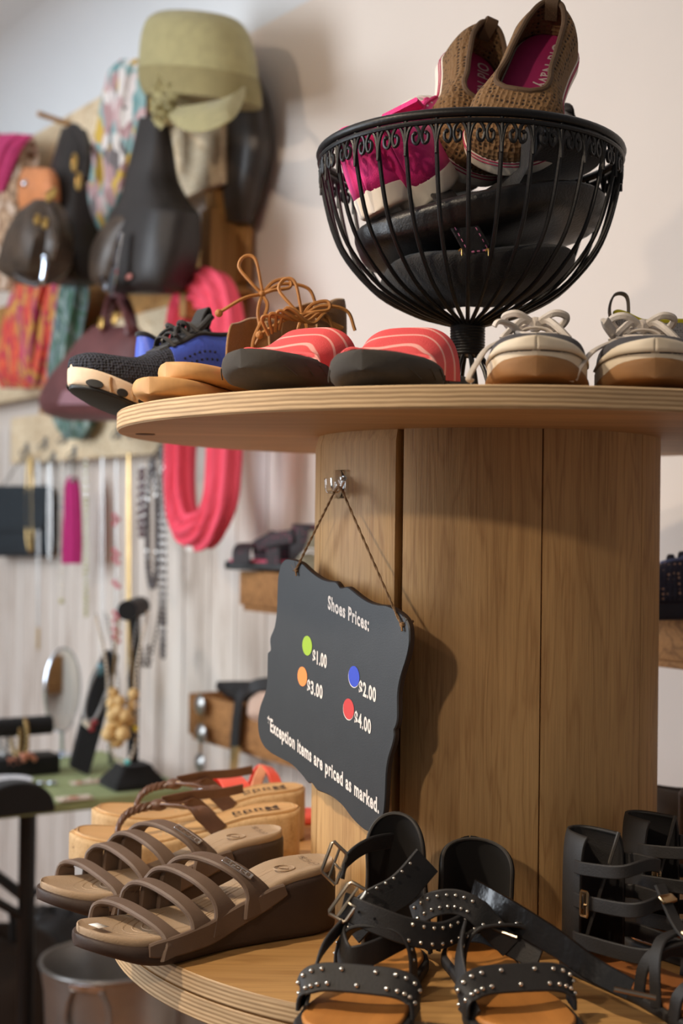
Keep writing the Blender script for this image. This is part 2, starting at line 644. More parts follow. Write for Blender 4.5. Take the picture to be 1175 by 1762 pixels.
# ================================================================== THE PRICE SIGN
SN = V((-.857, -.515, 0)).normalized(); SU = V((.515, -.857, 0)).normalized()
S0 = V((SC.x - .857 * (BR + .016), SC.y - .515 * (BR + .016), 0))
outline = [(497.4, 963), (506, 961.7), (524, 966.8), (537, 978), (549.8, 988.5), (562.5, 996), (575, 999.5), (584, 1000), (589, 1004), (593, 1010), (598, 1010.5), (606, 1009.4), (616, 1016.6), (629, 1026.8), (644, 1035.7), (659.6, 1040), (675, 1042), (690, 1049.8), (703, 1060), (710.6, 1072.8), (713, 1088), (712.7, 1108.5), (708, 1131.5), (700, 1157), (695, 1177.4), (692.7, 1197.8), (692.7, 1231), (691.5, 1243), (689, 1251), (686.5, 1256), (687, 1266.8), (683.8, 1282), (677.4, 1302.5), (673.6, 1323), (672.3, 1343.4), (671, 1374), (668.5, 1399.6), (662, 1420), (654.4, 1429), (641.7, 1430), (629, 1422.5), (613.6, 1407), (598, 1386.8), (580.4, 1371.5), (565, 1363.8), (553, 1359), (547, 1351), (543, 1346.5), (537, 1346), (526.8, 1333), (509, 1315), (491, 1305), (473, 1295), (460, 1282), (452.8, 1264), (450.7, 1241), (455, 1215), (464, 1190), (466.8, 1169.8), (467.6, 1129), (469, 1122), (473, 1117), (472, 1098), (479.6, 1077.9), (483.4, 1052), (484.7, 1016.6), (486, 991), (491, 970.6)]
def on_sign(px, py, off=0.0): return on_plane(px, py, S0 + SN * off, SN)
m_board = M('chalkboard_face', (50, 51, 54), .42, var=.06, vscale=40, bs=.08, bscale=900)
m_edge = M('sign_edge_mdf', (60, 42, 28), .8)
ct = on_sign(583, 1190)
sign = thing('price_sign', 'black scalloped chalkboard sign of shoe prices hanging on the spool', 'sign', on_sign(650, 1430))
mb = MB()
pts = catmull([on_sign(x, y, .0) for x, y in outline], 3, True)
n = len(pts)
cen = sum(pts, V()) / n
ins = [p + (cen - p).normalized() * .0012 for p in pts]
mb.cur = 0; mb.add([p + SN * .0058 for p in ins], [tuple(range(n))])
mb.loft([[p + SN * .0058 for p in ins], [p + SN * .0046 for p in pts]], False)
mb.cur = 1; mb.loft([[p + SN * .0046 for p in pts], [p + SN * .0 for p in pts]], False)
mb.add([p for p in pts], [tuple(range(n))])
mb.build('board', [m_board, m_edge], sign, merge=True)
m_vinyl = M('white_lettering', (238, 228, 220), .55, var=.03)


def text_mesh(body, bold=.022):
    cu = bpy.data.curves.new('lettering', 'FONT'); cu.body = body; cu.size = 1.0; cu.offset = bold; cu.space_character = 1.12
    cu.resolution_u = 4
    o = bpy.data.objects.new('lettering', cu); COL.objects.link(o)
    bpy.context.view_layer.update()
    me = bpy.data.meshes.new_from_object(o)
    vs = [V(v.co) for v in me.vertices]; fs = [tuple(p.vertices) for p in me.polygons]
    bpy.data.objects.remove(o); bpy.data.curves.remove(cu); bpy.data.meshes.remove(me)
    return vs, fs


def lettering(body, p0, p1, cap, up, nrm, mat, parent, name='lettering', bold=.03, thick=.0004, world=True, capref='E'):
    """text from baseline point p0 to p1, capital height cap, standing towards up"""
    vs, fs = text_mesh(body, bold)
    x0 = min(v.x for v in vs); x1 = max(v.x for v in vs)
    d = p1 - p0; ux = d.normalized(); sx = d.length / (x1 - x0); sy = cap / .70
    up = up.normalized()
    mb = MB()
    mb.add([p0 + ux * ((v.x - x0) * sx) + up * (v.y * sy) + nrm * thick for v in vs], fs)
    return mb.build(name, mat, parent, world=world)


ZUP = V((0, 0, 1))
for body, l, r, cap in (('Shoes Prices:', (564.6, 1046.7), (635.3, 1086.0), .0134), ('$1.00', (538.3, 1139.0), (562.5, 1149.5), .0133),
                        ('$3.00', (528.8, 1190), (555.4, 1202.4), .0133), ('$2.00', (618, 1193.2), (647.3, 1208.0), .0134),
                        ('$4.00', (610.3, 1245.2), (638.6, 1263.0), .0134), ('*Exception items are priced as marked.', (460.4, 1253.5), (652.4, 1399.6), .0140)):
    lettering(body, on_sign(*l, .0058), on_sign(*r, .0058), cap, ZUP, SN, m_vinyl, sign, bold=.034)
for nm, rgb, (x, y) in (('green dot', (160, 196, 48), (528.3, 1111)), ('orange dot', (250, 148, 72), (520, 1164)), ('blue dot', (52, 76, 204), (608.8, 1164)), ('red dot', (214, 62, 60), (599.6, 1220))):
    c = on_sign(x, y, .0062); mb = MB()
    if nm[0] in 'br':
        mb2 = MB(); mb2.add([c + SU * (.0108 * math.cos(a) - .0004) + ZUP * (.0108 * math.sin(a) - .0007) - SN * .0002 for a in [2 * PI * k / 40 for k in range(40)]], [tuple(range(40))])
        d0 = mb2.build('dot_backing', m_vinyl, sign)
    mb.add([c + SU * .0105 * math.cos(a) + ZUP * .0105 * math.sin(a) for a in [2 * PI * k / 40 for k in range(40)]], [tuple(range(40))])
    tag(mb.build('dot', M('sticker_' + nm.replace(' ', '_'), rgb, .55, var=.04), sign), nm)
# twine
m_twine = M('jute_twine', (140, 108, 74), .95, var=.3, vscale=300, bs=.6, bscale=700)
HK = V((SC.x - .857 * (BR + .008), SC.y - .515 * (BR + .008), 0))
def on_hook(px, py, off=0.0): return on_plane(px, py, HK + SN * off, SN)
mb = MB()
hl, hr, hk = on_sign(508.5, 981, .008), on_sign(690, 1075, .008), on_hook(582, 843, .008)
hk1, hk2 = on_hook(576, 845, .009), on_hook(589, 845, .009)
for a, b_ in ((hl, hk1), (hr, hk2)):
    pts = [a.lerp(b_, i / 40) for i in range(41)]
    d = (b_ - a).normalized(); s1 = SN; s2 = d.cross(s1)
    for ph in (0, PI):
        mb.tube([p + (s1 * math.cos(i * 1.1 + ph) + s2 * math.sin(i * 1.1 + ph)) * .0006 for i, p in enumerate(pts)], .0009, 5)
mb.tube([hk1, on_hook(582, 838, .010), hk2], .0014, 6, 4)
for p in (hl, hr):
    mb.ball(p - SN * .0012, .0027, 8, 6)
    mb.tube([p, p - ZUP * .006 + SU * .002], .0012, 5)
    mb.tube([p - SN * .001, p - SN * .014 + ZUP * .003], .0014, 5)
    for q in range(5):
        r_ = V((random.uniform(-1, 1), random.uniform(-1, 1), random.uniform(-.6, 1))) * .008
        mb.tube([p, p + r_ * .6, p + r_ + V((0, 0, .002))], .0002, 3)
mb.build('twine', m_twine, sign)
# clear adhesive hook
def mk_clear(name='clear_plastic', tint=(1, 1, 1, 1), rough=.06):
    m, nt, b = nodes(name)
    b.inputs['Base Color'].default_value = tint; b.inputs['Transmission Weight'].default_value = 1.0
    b.inputs['Roughness'].default_value = rough; b.inputs['IOR'].default_value = 1.46
    return m
m_clear = mk_clear()
hook = thing('adhesive_hook', 'small clear plastic adhesive hook stuck near the top of the barrel', 'hook', on_hook(583, 858, -.006))
R3 = Matrix((SU, SN, ZUP)).transposed()
mb = MB(); mb.box(on_hook(584, 833, -.0055), (.024, .0022, .030), R3, .004)
mb.build('back_plate', m_clear, hook)
mb = MB(); c = on_hook(583, 836, 0)
mb.ribbon([c + ZUP * .009 - SN * .005, c + ZUP * .002 - SN * .001, c - ZUP * .006 + SN * .004, c - ZUP * .005 + SN * .011, c + ZUP * .008 + SN * .013], SU, .014, .003, 5)
mb.build('hook_arm', m_clear, hook)

# ================================================================== SHOE PARTS (own space: +x = toe, z = up, heel at x = 0)
FOOT_L = tab([(0, 0), (.006, -.010), (.03, -.020), (.08, -.027), (.16, -.031), (.3, -.031), (.45, -.031), (.6, -.036), (.72, -.041), (.82, -.041), (.9, -.036), (.95, -.029), (.985, -.017), (.996, -.008), (1, 0)])
FOOT_R = tab([(0, 0), (.006, .010), (.03, .020), (.08, .027), (.16, .031), (.3, .030), (.45, .031), (.6, .038), (.72, .044), (.82, .043), (.9, .036), (.95, .027), (.985, .014), (.996, .006), (1, 0)])


def ts(n, a=0.0, b=1.0):
    """stations from heel to toe, dense at the rounded ends"""
    return [a + (b - a) * (1 - math.cos(PI * i / n)) / 2 for i in range(n + 1)]


def edge(t, ws=1.0, mir=1):
    l, r = FOOT_L(t) * ws, FOOT_R(t) * ws
    return (l, r) if mir > 0 else (-r, -l)


def fcall(f, t): return f(t) if callable(f) else f


def slab(mb, L, zb, zt, ws=1.0, mir=1, inset=0.0, rnd=.004, n=36, a=0.0, b=1.0, dish=0.0):
    """a foot-shaped plate between zb(t) and zt(t)"""
    rings = []
    for t in ts(n, a, b):
        l, r = edge(t, ws, mir)
        hw = max((r - l) / 2 - inset, .0004); yc = (l + r) / 2
        x = inset + (L - 2 * inset) * t
        z0, z1 = fcall(zb, t), fcall(zt, t)
        q = min(rnd, hw * .8, (z1 - z0) * .45)
        R = []
        for cy, cz, a0 in ((1, 1, 0), (-1, 1, PI / 2), (-1, -1, PI), (1, -1, 1.5 * PI)):
            for k in range(4):
                an = a0 + PI / 2 * k / 3
                R.append(V((x, yc + cy * (hw - q) + q * math.cos(an), (z1 - q if cz > 0 else z0 + q) + q * math.sin(an))))
            if cy == 1 and cz == 1:      # points across the top, dished for the foot
                for u_ in (.6, .2, -.2, -.6):
                    R.append(V((x, yc + u_ * (hw - q), z1 - dish * (1 - u_ * u_))))
        rings.append(R)
    return mb.loft(rings)


def shell(mb, L, zb, hh, op, t_open, ws=1.0, mir=1, nx=40, ns=14, pw=.75, inset=0.0, grow=1.0, a=0.0, b=1.0, tz=1.0):
    """an upper: arch over the foot; open from heel to t_open, walls up to angle op(t) (0..0.5 of the arch)"""
    T = ts(nx, a, b); cols = []
    if a <= t_open <= b and all(abs(t - t_open) > 1e-4 for t in T): T = sorted(T + [t_open])
    for t in T:
        l, r = edge(t, ws, mir); hw = max((r - l) / 2 * grow - inset, .0003); yc = (l + r) / 2
        x = inset + (L - 2 * inset) * t; z0 = fcall(zb, t); h = fcall(hh, t)
        amax = min(.5, op(t)) if t < t_open - 1e-9 else .5
        row = []
        for side in (0, 1):
            for j in range(ns + 1):
                ph = amax * PI * (j / ns if side == 0 else 1 - j / ns)
                c, s_ = math.cos(ph), math.sin(ph)
                y = hw * c**pw
                row.append(V((x, yc + (y if side == 0 else -y), z0 + h * max(0, s_)**pw)))
        cols.append(row)
    n = len(cols[0]); vs = [p for r_ in cols for p in r_]; fs = []
    for i in range(len(T) - 1):
        for j in range(n - 1):
            if j == ns and (T[i] < t_open - 1e-9): continue
            fs.append((i * n + j, i * n + j + 1, (i + 1) * n + j + 1, (i + 1) * n + j))
    mb.add(vs, fs)
    # rim of the opening, for a binding along it
    rimL = [cols[i][ns] for i in range(len(T)) if T[i] <= t_open + 1e-9]
    rimR = [cols[i][ns + 1] for i in range(len(T)) if T[i] <= t_open + 1e-9]
    return rimL, rimR


def over(L, tl, tr, zl, zr, H, ws=1.0, mir=1, n=11, grow=1.03, skew=0, sq=.7):
    """path of a strap over the foot from the left edge at tl to the right edge at tr"""
    out = []
    for i in range(n):
        u_ = i / (n - 1); an = PI * u_
        t = lerp(tl, tr, ss(0, 1, u_) if skew else u_)
        l, r = edge(t, ws, mir); yc = (l + r) / 2; hw = (r - l) / 2 * grow
        c = math.cos(an); s_ = math.sin(an)
        y = yc - hw * math.copysign(abs(c)**sq, c)
        out.append(V((L * t, y, lerp(zl, zr, u_) + H * s_**sq)))
    return out


def bow(mb, c, r, s=1.0, tilt=0.0):
    """a tied lace with two loops and two ends"""
    c = V(c)
    for sg in (-1, 1):
        mb.tube([c, c + V((.012, sg * .022, .012)) * s, c + V((.004, sg * .038, .008)) * s, c + V((-.008, sg * .026, -.004)) * s, c], r, 6, 8)
        mb.tube([c, c + V((.008, sg * .014, .004)) * s, c + V((.022, sg * .026, -.006)) * s, c + V((.03, sg * .04, -.022)) * s], r, 6, 8)
    mb.ball(c, r * 2.2, 8, 6)


def soft_lump(mb, c, axes, rx, ry, rz, seed, p=2.6, amp=.08, n=36, m=20):
    """a soft stuffed body: rounded box with dents"""
    c = V(c); X, Y, Z = [V(a).normalized() for a in axes]; rnd = random.Random(seed)
    ph = [(rnd.uniform(0, 6), rnd.uniform(0, 6), rnd.randint(1, 4), rnd.randint(1, 3)) for _ in range(6)]
    sg = lambda v, e: math.copysign(abs(v)**e, v)
    rings = []
    for i in range(m + 1):
        b = -PI / 2 + PI * i / m; R = []
        for k in range(n):
            a = 2 * PI * k / n
            d = 1 + amp * sum(math.sin(q[2] * a + q[0]) * math.sin(q[3] * b * 2 + q[1]) for q in ph) / 3
            cb = max(1e-3, math.cos(b))
            R.append(c + X * rx * d * sg(math.cos(a), 2 / p) * cb**(2 / p) + Y * ry * d * sg(math.sin(a), 2 / p) * cb**(2 / p) + Z * rz * d * sg(math.sin(b), 2 / p))
        rings.append(R)
    return mb.loft(rings)


TOP = ZT + .0004
def T2(x, y): return V((x, y, TOP))

# ------------------------------------------------------------------ blue running shoes
m_blue = M('blue_synthetic', (66, 92, 200), .45, var=.08, vscale=60, bs=.2)
m_bluemesh = dotted('blue_mesh', (56, 74, 120), (20, 24, 38), 330, .3, .8, .8)
m_navymesh = dotted('charcoal_mesh', (44, 48, 62), (14, 15, 20), 300, .34, .85, 1.0)
m_bone = M('bone_rubber', (226, 205, 180), .6, var=.07, vscale=50, bs=.1)
m_blackrub = M('black_rubber', (30, 31, 33), .55, var=.15)
m_blackfab = M('black_webbing', (24, 24, 27), .85, bs=.4, bscale=900, sheen=.2)


def perforate(mb, pts, r, nrm):
    for p in pts: mb.ball(p, r, 6, 4)


def runner(name, label, mats, group=None, mir=1, L=.27, toe_lift=.030):
    up, mesh, sole, pad, collar, lace = mats
    t = local_thing(name, label, 'shoe', group)
    spring = lambda u_: toe_lift * ss(.60, 1.08, u_)**1.2 + .008 * ss(.12, 0, u_)
    zs = tab([(0, .032), (.2, .031), (.5, .024), (.75, .024), (1, .026)])
    top = lambda u_: spring(u_) + zs(u_)
    mb = MB(); slab(mb, L, lambda u_: spring(u_) + .004, top, 1.04, mir, 0, .006, 44, dish=.003)
    # grooves across the midsole and black tread pads
    mb.cur = 1
    for u_ in (.30, .44, .57, .69, .80, .89):
        for sg in (0, 1):
            e = edge(u_, 1.045, mir)[sg]
            mb.ribbon([V((L * u_, e * 1.005, spring(u_) + .004)), V((L * u_ + .002, e * 1.012, spring(u_) + .014)), V((L * u_ + .001, e * 1.0, top(u_) - .005))], (1, 0, 0), .0035, .002, 3)
    mb.cur = 2
    for u0, u1 in ((.04, .13), (.17, .27), (.33, .42), (.47, .55), (.60, .67), (.72, .78), (.83, .87), (.92, .97)):
        for sg in (0, 1):
            uu = [lerp(u0, u1, k / 4) for k in range(5)]
            mb.ribbon([V((L * q, edge(q, 1.045, mir)[sg] * .995, spring(q) + .0075)) for q in uu], (0, 0, 1), lambda q: .003 + .006 * math.sin(PI * q)**.5, .0035, 2)
    slab(mb, L, lambda u_: spring(u_) - .0003, lambda u_: spring(u_) + .0038, .99, mir, .001, .003, 30)
    mb.build('midsole', [sole, M('tan_groove', (176, 140, 100), .7), pad], t)
    # toe box and quarters
    hh = tab([(0, .084), (.12, .078), (.3, .080), (.42, .086), (.55, .068), (.7, .045), (.84, .032), (.94, .022), (1, .010)])
    op = tab([(0, .36), (.1, .38), (.25, .40), (.4, .34), (.5, .345), (.57, .38), (.6, .43)])
    mb = MB(); shell(mb, L, lambda u_: top(u_) - .003, hh, op, .6, 1.0, mir, 44, 12, .72, a=.46)
    mb.build('toe_box', mesh, t, merge=True, solid=.002)
    qb = MB(); rl, rr = shell(qb, L, lambda u_: top(u_) - .003, hh, op, .6, 1.015, mir, 44, 12, .72, b=.585)
    mb = MB(); mb.tube([p for p in reversed(rl)][0:] + rr[1:], .0032, 8)
    mb.build('collar_lining', collar, t)
    # perforations in the side
    mb = qb; mb.cur = 1
    for i in range(7):
        for j in range(3):
            u_ = .36 + .026 * i + .008 * j
            for sg in (0, 1):
                l, r = edge(u_, 1.018, mir); hw = (r - l) / 2; ph = (.10 + .045 * j) * PI
                y = (l + r) / 2 + (1 if sg else -1) * hw * math.cos(ph)**.72
                mb.ball((L * u_, y, top(u_) - .003 + hh(u_) * math.sin(ph)**.72), .0013, 6, 4)
    mb.build('quarter', [up, M('perforation_dark', (20, 22, 40), .9)], t, merge=True, solid=.003)
    # tongue with a tall webbing pull
    mb = MB(); mb.ribbon([V((L * .62, 0, top(.62) + .050)), V((L * .52, 0, top(.5) + .064)), V((L * .43, 0, .105)), V((L * .37, 0, .122))], (0, 1, 0), lambda q: .034 + .006 * q, .007, 5)
    tg = mb.build('tongue', collar, t)
    mb = MB(); mb.ribbon([V((L * .415, 0, .110)), V((L * .395, 0, .124)), V((L * .372, 0, .132)), V((L * .36, 0, .122)), V((L * .375, 0, .108))], (0, 1, 0), .024, .003, 5)
    mb.build('tongue_pull', lace, tg)
    # laces: bars over the tongue, then the bow
    mb = MB()
    for k, u_ in enumerate((.58, .54, .50, .46)):
        l, r = edge(u_, .62, mir); z = top(u_) + hh(u_) * 1.0 + .004
        mb.ribbon([V((L * u_ - .004, l, z - .010)), V((L * u_, l * .4, z + .001)), V((L * u_ + .002, r * .4, z + .001)), V((L * u_ - .004, r, z - .010))], (1, 0, 0), .007, .002, 4)
    bow(mb, (L * .50, 0, top(.5) + hh(.5) + .004), .0022, .55)
    mb.build('laces', lace, t)
    mb = MB()
    slab(mb, L, lambda u_: top(u_) - .004, lambda u_: top(u_) + .001, .9, mir, .002, .002, 24)
    mb.build('insole', collar, t)
    return t


bm_ = (m_blue, m_navymesh, m_bone, m_blackrub, m_blackfab, m_blackfab)
rs = runner('running_shoe', 'blue and black running shoe with its cream toe overhanging the round top', bm_, 'blue running shoes')
place(rs, (-.085, 1.612, TOP + .0005), (-.79, -.61, 0))
r2 = copy_tree(rs, 'blue running shoe turned away, its collar showing behind the overhanging one')
place(r2, (-.255, 1.640, TOP + .0005), (.72, .69, 0))

# ------------------------------------------------------------------ tan lace-up sandals
m_suede = M('tan_suede', (150, 112, 70), .95, var=.15, vscale=60, bs=.5, bscale=600, sheen=.3)
m_tansole = M('tan_footbed', (206, 158, 102), .6, var=.10, vscale=30, stretch=(1, 3, 1))
m_tanlace = M('tan_lace', (164, 110, 52), .6, var=.12)


def lace_sandal(label, mir=1, L=.25, laces=True):
    t = local_thing('lace_up_sandal', label, 'sandal', 'tan lace-up sandals')
    spring = lambda u_: .006 * ss(.7, 1, u_)
    mb = MB(); slab(mb, L, spring, lambda u_: spring(u_) + .017, 1.0, mir, 0, .0085, 40, dish=.002)
    mb.build('sole', m_tansole, t)
    hh = tab([(0, .108), (.1, .105), (.2, .096), (.3, .09)])
    op = lambda u_: .34
    mb = MB(); rl, rr = shell(mb, L, .014, hh, op, .6, .95, mir, 20, 10, .4, b=.26)
    mb.build('heel_cuff', m_suede, t, merge=True, solid=.0025)
    if mir < 0:
        mb = MB(); mb.ribbon(over(L, .50, .50, .010, .010, .026, .98, mir), (1, 0, -.3), .03, .0025, 3)
        mb.build('strap', m_suede, t)
    return t


ls1 = lace_sandal('tan flat lace-up sandal, lower one of two against the blue shoe')
place(ls1, (-.075, 1.500, TOP), (-.45, -.893, 0))
ls2 = lace_sandal('tan flat lace-up sandal, lying higher across its mate beside the coral slide', -1)
place(ls2, (-.005, 1.480, TOP + .0165), (-.678, -.735, -.0))
# long ties, knotted into bows above the cuffs
def tie(c, par, seed, s):
    c = V(c); mb = MB()
    off = parent_loc(par)
    P = lambda x, y, z: c + V((x, y, z)) * s
    mb.tube([P(-.045, -.01, -.022), P(-.02, -.006, -.006), P(0, 0, 0)], .0021, 6, 6)
    mb.ball(P(-.046, -.01, -.023), .0045, 8, 6)
    mb.tube([P(0, 0, 0), P(-.012, 0, .012), P(-.026, .004, .03), P(-.02, .006, .042), P(-.008, .004, .038), P(0, 0, .004)], .0020, 6, 8)
    mb.tube([P(0, 0, 0), P(.012, -.002, .004), P(.03, .002, .008), P(.028, .006, .018), P(.012, .004, .014), P(0, 0, 0)], .0020, 6, 8)
    mb.tube([P(0, 0, 0), P(.022, .004, .012), P(.05, .008, .008), P(.06, .01, -.014)], .0020, 6, 8)
    mb.tube([P(0, 0, 0), P(-.004, -.004, -.02), P(-.002, 0, -.045), P(-.016, .004, -.07)], .0020, 6, 8)
    mb.tube([P(0, 0, 0), P(.006, -.004, -.016), P(-.008, -.006, -.05), P(-.01, .002, -.08)], .0020, 6, 8)
    mb.ball(c, .0042 * s, 8, 6)
    return mb


def world_part(mb, name, mat, t, **kw):
    """mesh given in world places, hung under a thing that stands with a rotation"""
    inv = t.matrix_world.inverted()
    mb.v = [tuple(inv @ V(p)) for p in mb.v]
    return mb.build(name, mat, t, world=False, **kw)


mb = tie(at(451, 506, 1.44), ls1, 1, 1.0)
world_part(mb, 'laces', m_tanlace, ls1)
mb = tie(at(519, 544, 1.40), ls2, 2, .95)
c = at(500, 556, 1.40)
for k in range(4):
    a0 = k * .9
    mb.tube([at(462 + 6 * k, 577 - 3 * k, 1.37), at(452 + 14 * k, 545 - 5 * k, 1.36), at(500 + 12 * k, 548 + 3 * k, 1.37), at(536 + 8 * k, 541, 1.39), at(590 - 4 * k, 565 + 4 * k, 1.40)], .0020, 6, 8)
world_part(mb, 'laces', m_tanlace, ls2)

# ------------------------------------------------------------------ coral slides
def mk_coral():
    m, nt, b = nodes('coral_printed_strap')
    vec = coords(nt, (14, 20, 14))
    wv = nt.nodes.new('ShaderNodeTexWave'); wv.inputs['Scale'].default_value = .8; wv.inputs['Distortion'].default_value = 6; wv.inputs['Detail'].default_value = .5
    nt.links.new(vec, wv.inputs['Vector'])
    nt.links.new(ramp(nt, wv.outputs['Fac'], [(.0, lin((224, 80, 84))), (.90, lin((226, 84, 86))), (.96, lin((246, 176, 168)))]), b.inputs['Base Color'])
    b.inputs['Roughness'].default_value = .75
    bump(nt, b, noise(nt, coords(nt), 700, 2), .3)
    return m


m_coral = mk_coral()
m_charsole = M('charcoal_foam', (62, 58, 54), .85, var=.12, vscale=30, bs=.15, bscale=200)


def slide(label, mir=1, L=.255):
    t = local_thing('slide_sandal', label, 'sandal', 'coral slide sandals')
    zb = tab([(0, .004), (.12, 0), (.7, 0), (.88, .003), (1, .013)])
    zt = tab([(0, .034), (.3, .029), (.6, .027), (.85, .029), (1, .031)])
    mb = MB(); slab(mb, L, zb, zt, 1.12, mir, 0, .012, 48, dish=.004)
    for k in range(7):                       # moulded wavy lines on the side of the sole
        u0 = .34 + .09 * k
        for sg in (0, 1):
            mb.tube([V((L * (u0 + q * .05), edge(u0 + q * .05, 1.123, mir)[sg], .007 + .004 * k % .006 + .009 * q)) for q in (0, .5, 1)], .0007, 5, 4)
    mb.build('footbed', m_charsole, t)
    mb = MB(); mb.ribbon(over(L, .64, .58, .016, .014, .034, 1.13, mir, 15, 1.0, sq=.62), lambda q: (1, 0, -.55 * math.sin(PI * q)), lambda q: .066 + .012 * abs(q - .5) * 2, .006, 4)
    mb.build('strap', m_coral, t)
    return t


sl = slide('charcoal slide sandal with coral band, nearest the middle of the round top')
place(sl, (.108, 1.352, TOP), (-.36, -.93, 0))
sl2 = slide('charcoal slide sandal with coral band, left one beside the tan soles', -1)
place(sl2, (.038, 1.432, TOP + .012), (-.52, -.855, .0))

# ------------------------------------------------------------------ wire basket
m_iron = M('black_iron', (22, 21, 22), .42, .25, var=.2, vscale=60, bs=.15, bscale=300)
BC = V((.1335, 1.42, 0))
def bz(py): return EYE + (897 - py) / F_PX * 1.42
BP = [(.160, bz(274)), (.1605, bz(290)), (.159, bz(318)), (.148, bz(389)), (.131, bz(445)), (.099, bz(500)), (.061, bz(534)), (.032, bz(549)), (.016, bz(556))]
bowl_r = tab([(z - EYE, r) for r, z in reversed(BP)])
ZR = BP[0][1]
basket = thing('wire_basket', 'black wire bowl on a pedestal holding shoes in the middle of the round top', 'basket', (BC.x, BC.y, TOP))
def cyl(r, a, z): return V((BC.x + r * math.cos(a), BC.y + r * math.sin(a), z))
mb = MB(); mb.tube([cyl(.161, 2 * PI * k / 72, ZR + .004) for k in range(72)], .0046, 10, closed=True)
mb.tube([cyl(.1615, 2 * PI * k / 72, ZR - .004) for k in range(72)], .0028, 8, closed=True)
mb.build('rim', m_iron, basket)
NR = 32
for k in range(NR):
    a = 2 * PI * (k + .5) / NR
    mb = MB(); mb.tube([cyl(r, a, z) for r, z in BP], .0023, 7, 4); mb.build('rib', m_iron, basket)
for k in range(NR):
    a = 2 * PI * (k + 1.0) / NR; da = PI / NR
    mb = MB()
    for sg in (-1, 1):                        # a pair of C scrolls springing from neighbouring ribs
        d = .1608 * PI / NR
        pts = [cyl(.1608, a + sg * h * d / .1608, ZR + z) for h, z in ((1, -.034), (.96, -.022), (.78, -.010), (.48, -.0045), (.18, -.009), (.07, -.0165), (.22, -.0235), (.46, -.0215), (.50, -.0155), (.36, -.0135))]
        mb.tube(pts, .0018, 6, 4)
        mb.ball(pts[-1], .0023, 6, 5)
    mb.build('scroll', m_iron, basket)
mb = MB()
for k in range(11):
    z = lerp(bz(606), bz(556), k / 10)
    mb.tube([cyl(.0165, 2 * PI * q / 24, z) for q in range(24)], .0026, 7, closed=True)
mb.lathe([(.0155, bz(608)), (.0155, bz(553))], (BC.x, BC.y, 0), 24)
mb.build('wrapped_stem', m_iron, basket)
for k in range(12):
    a = 2 * PI * k / 12 + .1
    mb = MB(); mb.tube([cyl(.013, a, bz(600)), cyl(.017, a, bz(614)), cyl(.028, a, bz(640)), cyl(.044, a, TOP + .006), cyl(.050, a, TOP + .0030)], .0023, 7, 5)
    mb.build('foot_wire', m_iron, basket)
mb = MB(); mb.tube([cyl(.051, 2 * PI * k / 48, TOP + .0030) for k in range(48)], .0026, 7, closed=True); mb.build('foot_ring', m_iron, basket)

# ------------------------------------------------------------------ brown crochet flats
m_croch = dotted('brown_crochet', (128, 96, 62), (52, 36, 24), 190, .22, .95, 1.0)
m_brnbind = M('brown_grosgrain', (96, 72, 50), .85, bs=.4, bscale=900, stretch=(6, 1, 1))
m_magenta = M('magenta_insole', (176, 36, 100), .7, var=.10, vscale=30)
m_offwhite = M('off_white_rubber', (232, 222, 208), .6, var=.06, vscale=40)
m_pinkline = M('pink_stripe', (176, 40, 82), .6)
m_silverprint = M('silver_print', (224, 206, 204), .5)


def flat(label, mir=1, L=.195):
    t = local_thing('crochet_flat_shoe', label, 'shoe', 'brown crochet flats')
    zt = lambda u_: .021
    mb = MB(); slab(mb, L, 0, zt, 1.18, mir, 0, .004, 48, dish=.002)
    so = mb.build('sole', m_offwhite, t)
    for z0 in (.0125, .0165):
        mb = MB(); pts = [V((L * u_, edge(u_, 1.187, mir)[0], z0)) for u_ in ts(30)] + [V((L * u_, edge(u_, 1.187, mir)[1], z0)) for u_ in reversed(ts(30)[1:-1])]
        mb.ribbon(pts, (0, 0, 1), .0016, .0012, 0, True); mb.build('stripe', m_pinkline, so)
    hh = tab([(0, .047), (.15, .044), (.4, .042), (.6, .043), (.72, .043), (.84, .037), (.93, .028), (1, .010)])
    op = tab([(0, .40), (.1, .385), (.4, .33), (.55, .33), (.64, .37), (.68, .42), (.70, .47)])
    mb = MB(); rl, rr = shell(mb, L, .018, hh, op, .70, 1.15, mir, 54, 14, .62)
    mb.build('upper', m_croch, t, merge=True, solid=.003)
    mb = MB(); path = list(reversed(rl)) + rr[1:]
    mb.tube(path, .0030, 8); mb.build('binding', m_brnbind, t)
    mb = MB(); mb.ribbon([V((.001, 0, .046)), V((-.0035, 0, .062)), V((.000, 0, .069)), V((.006, 0, .063)), V((.008, 0, .046))], (0, 1, 0), .014, .002, 5)
    mb.build('heel_tab', m_brnbind, t)
    mb = MB(); slab(mb, L, .019, 0.0235, 1.04, mir, .002, .001, 36)
    ins = mb.build('insole', m_magenta, t)
    # gathered brown half-sock over the front of the insole
    mb = MB(); slab(mb, L, .0225, .0255, 1.05, mir, .002, .001, 24, .56, .97)
    mb.build('toe_lining', m_brnbind, t)
    sy = 1 if mir > 0 else 1
    lettering('Old Navy', V((L * .08, .006, .0236)), V((L * .44, .006, .0236)), .014, V((0, 1, 0)), V((0, 0, 1)), m_silverprint, ins, 'lettering', .01, .0004, world=False)
    return t


fl = flat('brown crochet flat with magenta insole, taller one standing in the wire bowl')
place(fl, (.222, 1.426, 1.812), (-.337, -.467, -.817), V((-.12, -.84, .53)))
fl2 = flat('brown crochet flat showing its white pink-striped sole, beside the pink sneakers', -1)
place(fl2, (.132, 1.495, 1.818), (-.057, -.567, -.82), V((.38, -.72, .5)))

